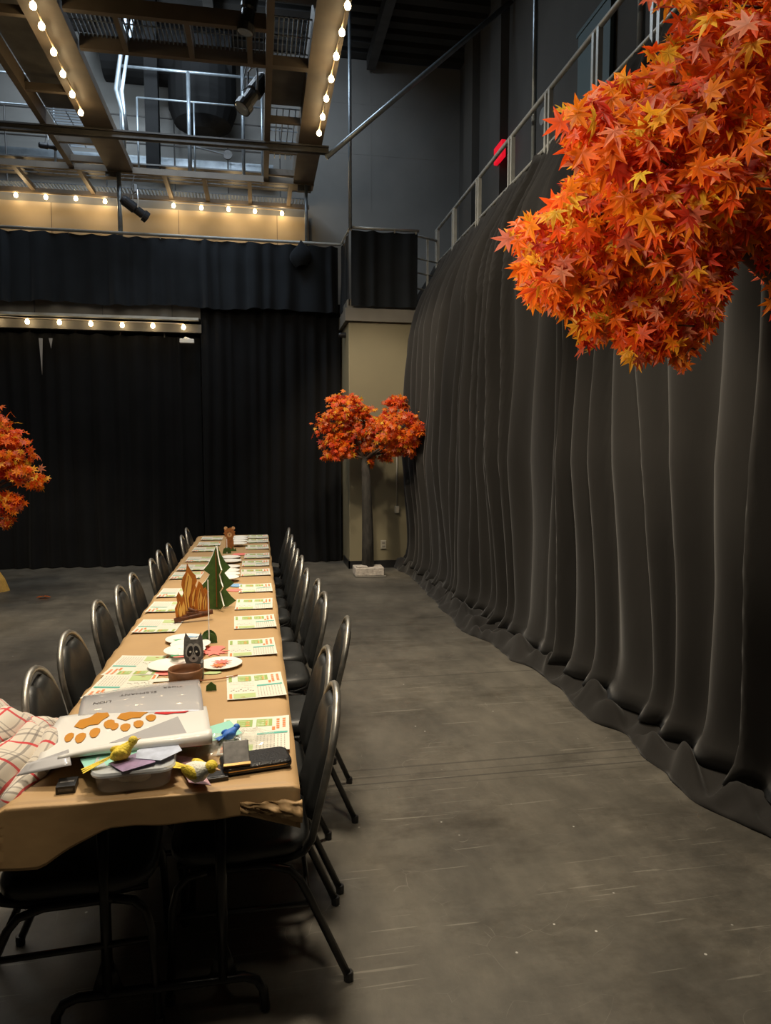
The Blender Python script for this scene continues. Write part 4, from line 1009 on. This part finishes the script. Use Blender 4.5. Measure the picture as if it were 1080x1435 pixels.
# brown ring
p = onz(261,952,T0); m = MB(); m.lathe([(.061,0),(.066,.02),(.068,.045),(.066,.052),(.062,.050),(.060,.03),(.057,.004)], n=30)
rg = thing('brown_paper_ring', 'open brown paper ring bowl in front of the raccoon', 'ring', (p.x,p.y-.02,T0+.001))
m.build('band', M['band'], rg, smooth=True); m = MB(); m.box((.058,-.004,0),(.067,.045,.07)); m.build('grey_tab', M['grey'], rg)

# ------------------------------------------------------------------ foreground clutter
# glossy sheet with animal names
def quadfn(c, z):   # c: 4 px corners (near-left, near-right, far-right, far-left), z function of u,v
    P = [onz(x, y, T0+zz) for (x, y), zz in c]
    def fn(u, v):
        a = P[0].lerp(P[1], u); b_ = P[3].lerp(P[2], u); p = a.lerp(b_, v); p.z += z(u, v); return p
    return fn
gs = thing('glossy_name_sheet', 'glossy grey-white sheet printed with animal names lying behind the paw poster', 'sheet', (-.35,2.5,T0)); b = V(gs.location)
fg = quadfn((((108,1012),.035),((286,1002),.045),((279,952),.025),((118,975),.012)), lambda u, v: .020*math.sin(v*PI)+.008*math.sin(u*PI))
m = MB(); m.grid(lambda u, v: fg(u, v)-b, 24, 10); m.build('sheet', M['gloss'], gs, smooth=True, solid=.0008)
def text_on(fn, b, s, u, v, size, rot, mat, parent, z=.002):
    cu = bpy.data.curves.new('lettering', 'FONT'); cu.body = s; cu.size = size; cu.align_x = 'CENTER'; cu.align_y = 'CENTER'; cu.extrude = .0002
    o = bpy.data.objects.new('lettering', cu); C.objects.link(o); o.parent = parent
    p = fn(u, v); ex = (fn(u+.02, v)-fn(u-.02, v)).normalized(); ey = (fn(u, v+.03)-fn(u, v-.03)); ey = (ey-ex*ey.dot(ex)).normalized(); n = ex.cross(ey)
    Mx = Matrix((ex, ey, n)).transposed().to_4x4() @ Matrix.Rotation(rot, 4, 'Z'); Mx.translation = p-b+n*z
    cu.materials.append(M[mat]); me = bpy.data.meshes.new_from_object(o); bpy.data.objects.remove(o)
    o = bpy.data.objects.new('lettering', me); C.objects.link(o); o.parent = parent; o.matrix_local = Mx; return o
for s, u, v in (('LION',.18,.38),('ELEPHANT',.47,.52),('TIGER',.76,.66)): text_on(fg, b, s, u, v, .026, PI, 'ink', gs)
# poster with paw prints
ps = thing('paw_print_poster', 'large curled white poster with brown and red paw prints heaped on the near table end', 'poster', (-.35,2.15,T0)); b = V(ps.location)
fp = quadfn((((50,1070),.055),((297,1038),.068),((289,987),.045),((84,1004),.03)), lambda u, v: .012*math.sin(v*PI)+.006*math.sin(u*5))
m = MB(); m.grid(lambda u, v: fp(u, v)-b, 24, 12); m.build('sheet', M['sheet'], ps, smooth=True, solid=.0008)
# curled front edge: rises then rolls back over the sheet
def curl(u, v):
    p0 = fp(u, 0.0); a = -PI*.5+v*PI*1.25; r = .006+.017*max(0, (u-.15))**.7
    d = (fp(u, .2)-fp(u, 0)); d.z = 0; d.normalize()
    q = p0+d*(r*math.cos(a)*-1.2+.0)+V((0,0,r+r*math.sin(a)))
    return q-b-V((0,0,.002))
m = MB(); m.grid(lambda u, v: curl(.12+u*.88, v), 30, 14); m.build('curled_edge', M['sheet'], ps, smooth=True, solid=.0008)
fq = quadfn((((22,1088),.035),((100,1072),.06),((96,1050),.075),((38,1070),.06)), lambda u, v: 0)
m = MB(); m.grid(lambda u, v: fq(u, v)-b, 6, 4); m.build('turned_corner', M['gloss'], ps, smooth=True, solid=.0008)
# turned grey triangle
ft = [fp(.42,.10),fp(.98,.12),fp(.80,.42)]
m = MB(); m.add([q-b+V((0,0,.018)) for q in (fp(.40,.05),fp(.86,.06),fp(.80,.50))], [(0,1,2)]); m.build('folded_flap', M['gloss'], ps, solid=.0008)
def paw(cu, cv, su, sv, rot, mat, toes=True):
    m = MB()
    def pt(du, dv):
        x = du*math.cos(rot)-dv*math.sin(rot); y = du*math.sin(rot)+dv*math.cos(rot); p = fp(cu+x*su, cv+y*sv); return p-b+V((0,0,.0022))
    def poly(pts): m.add([pt(0.5*(sum(p[0] for p in pts)/len(pts))*2, sum(p[1] for p in pts)/len(pts))]+[pt(*p) for p in pts], [(0, i+1, (i+1) % len(pts)+1) for i in range(len(pts))])
    poly([(-.95,-.2),(-.75,.35),(-.2,.45),(.1,.95),(.4,.8),(.75,.75),(.9,.3),(.55,-.05),(.35,-.4),(-.1,-.35),(-.45,-.55)])
    for cx, cy, rx, ry in () if not toes else ((-1.05,-.95,.24,.30),(-.45,-1.15,.28,.32),(.25,-1.0,.28,.34),(.95,-.5,.30,.38)):
        poly([(cx+rx*math.cos(t)*(1+.12*math.sin(3*t)), cy+ry*math.sin(t)) for t in [2*PI*i/10 for i in range(10)]])
    return m.build('paw_print', M[mat], ps)
paw(.25,.66,.115,.30,.10,'paworange'); paw(.51,.76,.115,.28,.10,'paworange'); paw(.79,.83,.16,.17,.05,'pawred',False)
for s, u, v in (('GRIZZLY BEAR',.20,.91),('BLACK BEAR',.50,.95)): text_on(fp, b, s, u, v, .008, PI, 'inkgrey', ps)
# plastic tub
p = onz(190,1094,T0); tb = thing('plastic_tub', 'clear plastic food tub with a pale lid under the coloured cards', 'container', (p.x,p.y,T0), math.radians(4))
def rrect(a, b_, r, n=6):
    return [(sx*(a-r)+r*math.cos(t0+PI/2*i/n), sy*(b_-r)+r*math.sin(t0+PI/2*i/n)) for sx, sy, t0 in ((1,1,0),(-1,1,PI/2),(-1,-1,PI),(1,-1,1.5*PI)) for i in range(n+1)]
def loft(m, rings, cap0=True, cap1=True, mi=0):
    n = len(rings[0]); o = len(m.v)
    for r in rings: m.v += [tuple(q) for q in r]
    for i in range(len(rings)-1):
        for j in range(n): m.f.append((o+i*n+j, o+i*n+(j+1) % n, o+(i+1)*n+(j+1) % n, o+(i+1)*n+j)); m.m.append(mi)
    if cap0: m.f.append(tuple(o+j for j in reversed(range(n)))); m.m.append(mi)
    if cap1: m.f.append(tuple(o+(len(rings)-1)*n+j for j in range(n))); m.m.append(mi)
m = MB(); loft(m, [[(x,y,z) for x, y in rrect(a, a*.68, .035)] for a, z in ((.088,.001),(.094,.006),(.100,.048),(.103,.05),(.100,.048),(.091,.008),(.085,.004))], True, False); m.build('tub_body', M['tub'], tb, smooth=True)
m = MB(); loft(m, [[(x,y,z) for x, y in rrect(a, a*.69, .035)] for a, z in ((.106,.048),(.108,.054),(.104,.060),(.094,.058))]); m.build('lid', M['lid'], tb, smooth=False)
m = MB()
for i in range(5): m.ball((R(-.05,.05), R(-.03,.03), .022), (.03,.02,.012), n=8, k=5)
m.build('contents', M['white'], tb)
def card(name, corners, mat, label, z, cat='card'):
    P = [onz(x, y, T0+zz) for x, y, zz in corners]; c = sum(P, V())/len(P)
    m = MB(); n = len(P); m.v = [tuple(q-c+V((0,0,.001))) for q in P]+[tuple(q-c) for q in P]
    m.f = [tuple(range(n)), tuple(reversed(range(n, 2*n)))]+[(i, n+i, n+(i+1) % n, (i+1) % n) for i in range(n)]; m.m = [0]*len(m.f)
    return tag(m.build(name, M[mat], loc=c), label, cat)
card('teal_card', [(120,1079,.052),(200,1064,.066),(188,1044,.066),(112,1064,.055)], 'tealcard', 'mint green card under the left yellow bird', 0)
card('purple_card', [(172,1082,.064),(218,1068,.068),(200,1052,.070),(152,1070,.064)], 'purplecard', 'purple printed card on the tub lid', 0)
card('blue_card', [(190,1063,.070),(225,1066,.070),(255,1052,.072),(250,1044,.074),(215,1043,.074),(192,1052,.072)], 'bluecard', 'pale blue rounded card on the right half of the tub lid', 0)
card('pink_card', [(265,1097,.010),(296,1101,.014),(272,1062,.022),(242,1058,.018)], 'pinkcard', 'pink and purple printed card under the larger yellow bird', 0)
card('red_paper', [(225,1050,.03),(282,1046,.03),(295,1030,.03),(240,1035,.03)], 'pawred', 'dark red paper tucked below the curled poster edge', 0, 'paper')
p = onz(294,1092,T0); m = MB(); m.box((-.045,-.040,0),(.045,.045,.010)); m.box((-.038,-.034,.010),(.038,.038,.0115),1)
tag(m.build('black_card_wallet', [M['black'], M['leather']], loc=(p.x,p.y+.02,T0), bevel=.003), 'flat shiny black case under the pink card and yellow bird', 'case').rotation_euler = (0,0,.15)
p = onz(93,1108,T0); m = MB(); m.box((-.024,-.028,0),(.024,.028,.020)); m.box((-.018,-.0285,.006),(.018,-.0275,.013),1); m.box((-.018,-.004,.0195),(.018,.006,.0208),1)
tag(m.build('small_black_box', [M['black'], M['mirrorcase']], loc=(p.x,p.y+.01,T0), bevel=.002), 'small black plastic box on the near left of the brown paper', 'box').rotation_euler = (0,0,.08)
# wallet
p = onz(358,1072,T0); wl = thing('zip_wallet', 'long black leather wallet with a brass zip edge at the near right', 'wallet', (p.x,p.y,T0), math.radians(10))
m = MB(); loft(m, [[(x,y,z) for x, y in rrect(a, .052+(a-.097), .018)] for a, z in ((.088,.001),(.097,.005),(.098,.011))]); loft(m, [[(x,y,z) for x, y in rrect(a, .052+(a-.097), .018)] for a, z in ((.098,.015),(.097,.021),(.090,.026))]); m.build('leather', M['leather'], wl, smooth=False)
m = MB(); loft(m, [[(x,y,z) for x, y in rrect(.0965,.0515,.018)] for z in (.0105,.0155)]); m.build('zip', M['gold'], wl)
p = onz(333,1066,T0+.04); cm = thing('compact_case', 'square grey compact case with a brass lower edge leaning on the wallet', 'compact', (p.x-.002,p.y-.004,T0+.029), math.radians(6)); Tm = Matrix.Rotation(math.radians(-50),4,'X')
m = MB(); m.box((-.036,-.006,0),(.036,.006,.072),0,Tm); m.build('case', M['mirrorcase'], cm, bevel=.003)
m = MB(); m.box((-.037,-.0075,-.003),(.037,.0075,.004),0,Tm); m.build('hinge', M['gold'], cm)
# clear plastic wrap heaps
def wrap(px_, py_, rx, ry, h, sd, label):
    p = onz(px_, py_, T0); m = MB()
    m.grid(lambda u, v: ((-rx+2*rx*u), (-ry+2*ry*v), .012+h*math.sin(PI*u)*math.sin(PI*v)*.8+.035*h/.05*(noise.cell(V((u*5,v*5,sd)))*.5+noise.noise(V((u*6,v*6,sd))))*math.sin(PI*u)*math.sin(PI*v)), 22, 14)
    tag(m.build('clear_wrap', M['wrap'], loc=(p.x,p.y,T0)), label, 'plastic bag')
wrap(302,1050,.055,.075,.035,2,'crinkled clear plastic bag between the poster and the compact')
wrap(350,1040,.075,.055,.03,5,'crinkled clear plastic bag lying behind the wallet on the placemat')
card('teal_package', [(285,1042,.03),(340,1028,.02),(322,1010,.016),(288,1020,.02)], 'tealcard', 'pale teal packaging card holding the small blue bird', 0)
# birds
def bird(px_, py_, z, rz, s, body, wing, label, tail=1.0, pitch=0, sits=None):
    p = onz(px_, py_, T0+z+.015*s); t = thing('toy_bird', label, 'toy bird', (p.x,p.y,T0+z), rz)
    Tt = Matrix.Translation((0,0,.018*s)) @ Matrix.Rotation(pitch,4,'Y')
    m = MB()
    prof = [(-.030,.003,0),(-.024,.010,0),(-.012,.016,0),(.002,.018,.0),(.013,.016,.003),(.020,.0115,.009),(.025,.0115,.014),(.031,.010,.016),(.036,.006,.015),(.038,.001,.014)]
    m.grid(lambda u, v: Tt @ (V((prof[int(round(u*9))][0], prof[int(round(u*9))][1]*math.cos(2*PI*v), prof[int(round(u*9))][2]+prof[int(round(u*9))][1]*math.sin(2*PI*v)))*s), 9, 12)
    m.build('body', M[body], t, smooth=True)
    m = MB()
    for sg in (-1,1): m.ball(Tt @ (V((-.006,sg*.014,.004))*s), (.020*s,.006*s,.011*s), Matrix.Rotation(.3,4,'Y'), n=10, k=6)
    m.build('wings', M[wing], t, smooth=True)
    m = MB(); m.ball(Tt @ (V((.029,0,.0165))*s), .0112*s, n=10, k=7); m.build('head', M[wing], t, smooth=True)
    m = MB()
    for a in (-.12,0,.12): m.grid(lambda u, v: Tt @ (V((-.022-.055*tail*u, (v-.5)*.010*(1-.4*u)+a*.06*u*1.5, .002-.004*u))*s), 4, 1)
    m.build('tail', M[wing], t, solid=.001)
    m = MB(); m.lathe([(.0035*s,0),(.0005*s,.010*s)], n=6, mat=Tt @ Matrix.Translation(V((.038,0,.0145))*s) @ Matrix.Rotation(PI/2,4,'Y')); m.build('beak', M['liontan'], t)
    m = MB()
    for sg in (-1,1): m.ball(Tt @ (V((.033,sg*.0085,.019))*s), .0016*s, n=6, k=4)
    m.build('eyes', M['black'], t)
    return t
bird(172,1056,.066,math.radians(22),1.15,'yellow','yellow','small yellow toy bird with long tail on the mint card',1.3,-.25)
bird(277,1084,.02,math.radians(-35),1.55,'birdwhite','yellow','larger yellow and white toy bird perched on the pink card',.8,.05)
bird(322,1030,.028,math.radians(40),.9,'birdblue','birdblue','small blue toy bird in clear packaging behind the compact',.6,0)

# blanket over near left chair
bk = thing('plaid_blanket', 'cream blanket with red and grey checks thrown over the near left chair', 'blanket', (-.80,2.15,.9)); b = V(bk.location)
m = MB()
def blk(u, v):
    # u across (away from the table -> to its corner), v : back hem -> crest -> front hem
    x = -1.12+.50*u; k = max(0, min(1, (x+.82)/.22)); h = .865-.10*k
    prof = [(2.50,.55),(2.46,.72),(2.40,h-.03),(2.28,h+.01),(2.12,h),(2.00,h-.04),(1.95,h-.12),(1.93,h-.22),(1.93,h-.33-.10*(1-k))]
    t = v*8; i = min(7, int(t)); f = t-i; y = prof[i][0]*(1-f)+prof[i+1][0]*f; z = prof[i][1]*(1-f)+prof[i+1][1]*f
    ph = u*44+v*7+2.2*noise.noise(V((u*3,v*3,1)))
    rg = abs(math.sin(ph*.5))**.7
    z += .048*rg-.03; y -= .060*rg*min(1, v*1.5); x += .05*noise.noise(V((u*3,v*5,9)))+.05*(v-.5)*0
    x -= .16*max(0, v-.55)
    z += .03*noise.noise(V((u*9,v*10,4))); y += .02*noise.noise(V((u*14,v*12,8)))
    return V((x,y,z))-b
m.grid(blk, 110, 70, uv=lambda u, v: (u*1.2+.4*v, v*1.5)); m.build('cloth', M['plaid'], bk, smooth=True, solid=.012)

# ------------------------------------------------------------------ lights
def area(name, loc, size, sy, power, col, rot=(0,0,0), spread=None):
    l = bpy.data.lights.new(name, 'AREA'); l.shape = 'RECTANGLE'; l.size = size; l.size_y = sy; l.energy = power; l.color = col
    if spread: l.spread = spread
    o = bpy.data.objects.new(name, l); C.objects.link(o); o.location = loc; o.rotation_euler = rot; return o
def point(name, loc, power, col, r=.1):
    l = bpy.data.lights.new(name, 'POINT'); l.energy = power; l.color = col; l.shadow_soft_size = r
    o = bpy.data.objects.new(name, l); C.objects.link(o); o.location = loc; return o
def spot(name, loc, tgt, power, col, ang, r=.15, blend=.6):
    l = bpy.data.lights.new(name, 'SPOT'); l.energy = power; l.color = col; l.spot_size = math.radians(ang); l.spot_blend = blend; l.shadow_soft_size = r
    o = bpy.data.objects.new(name, l); C.objects.link(o); o.location = loc; o.rotation_euler = (V(tgt)-V(loc)).to_track_quat('-Z','Y').to_euler(); return o
WARM = (1,.84,.62)
spot('table_wash', (-.6,1.2,5.4), (-.2,4.4,.7), 370, WARM, 75, .25)
spot('table_wash', (-.8,6.2,5.4), (-.2,6.6,.7), 330, WARM, 75, .25)
spot('floor_wash', (.2,3.8,5.4), (.9,3.2,0), 900, WARM, 68, .35)
spot('drape_wash', (-1.6,5.5,5.2), (2.2,7.6,2.6), 600, WARM, 70, .12)
spot('tree_wash', (.2,.0,4.4), (1.3,1.8,2.2), 230, (1,.88,.68), 60, .2)
spot('tree_wash', (-1.2,.5,1.75), (1.15,1.9,1.98), 230, (1,.86,.64), 36, .2)
spot('tree_wash', (.6,6.2,5.4), (1.5,9.4,2.1), 600, WARM, 40, .15)
spot('tree_wash', (-2.4,4.2,5.4), (-3.0,7.6,1.4), 600, WARM, 45, .15)
area('ambient_top', (-1.5,5,5.35), 4, 7, 130, (1,.88,.7))
for x in (-4.8,-3.4,-2.4,-1.2,-.3,.4): point('wall_wash', (x,11.6,5.42), 4.5, (1,.72,.38), .05)
for y in (7.4,8.6): point('bulb_wash', (-2.0,y,5.38), 2, (1,.72,.38), .05); point('bulb_wash', (.78,y,5.38), 2, (1,.72,.38), .05)
area('upper_cool', (-1.6,9.2,7.9), 3.5, 1.5, 220, (.72,.86,1))
spot('upper_cool', (-1.0,7.5,7.6), (-1.0,12,6.4), 260, (.75,.86,1), 90, .3)
spot('upper_cool', (-1.6,9.6,6.2), (-1.6,12,8.0), 160, (.75,.88,1), 110, .3)
w = bpy.data.worlds.new('world'); bpy.context.scene.world = w; w.use_nodes = True
w.node_tree.nodes['Background'].inputs[0].default_value = (.9,.92,1,1); w.node_tree.nodes['Background'].inputs[1].default_value = .05

# ------------------------------------------------------------------ camera
cd = bpy.data.cameras.new('camera'); co = bpy.data.objects.new('camera', cd); C.objects.link(co)
cd.sensor_fit = 'VERTICAL'; cd.sensor_height = 36; cd.sensor_width = 27; cd.lens = F/1435*36; cd.clip_start = .05
Mx = Matrix((RT, UP, -FW)).transposed().to_4x4(); Mx.translation = CAM; co.matrix_world = Mx
sc = bpy.context.scene; sc.camera = co
sc.view_settings.view_transform = 'Standard'; sc.view_settings.look = 'None'; sc.view_settings.exposure = 0
try: sc.cycles.use_denoising = True
except Exception: pass
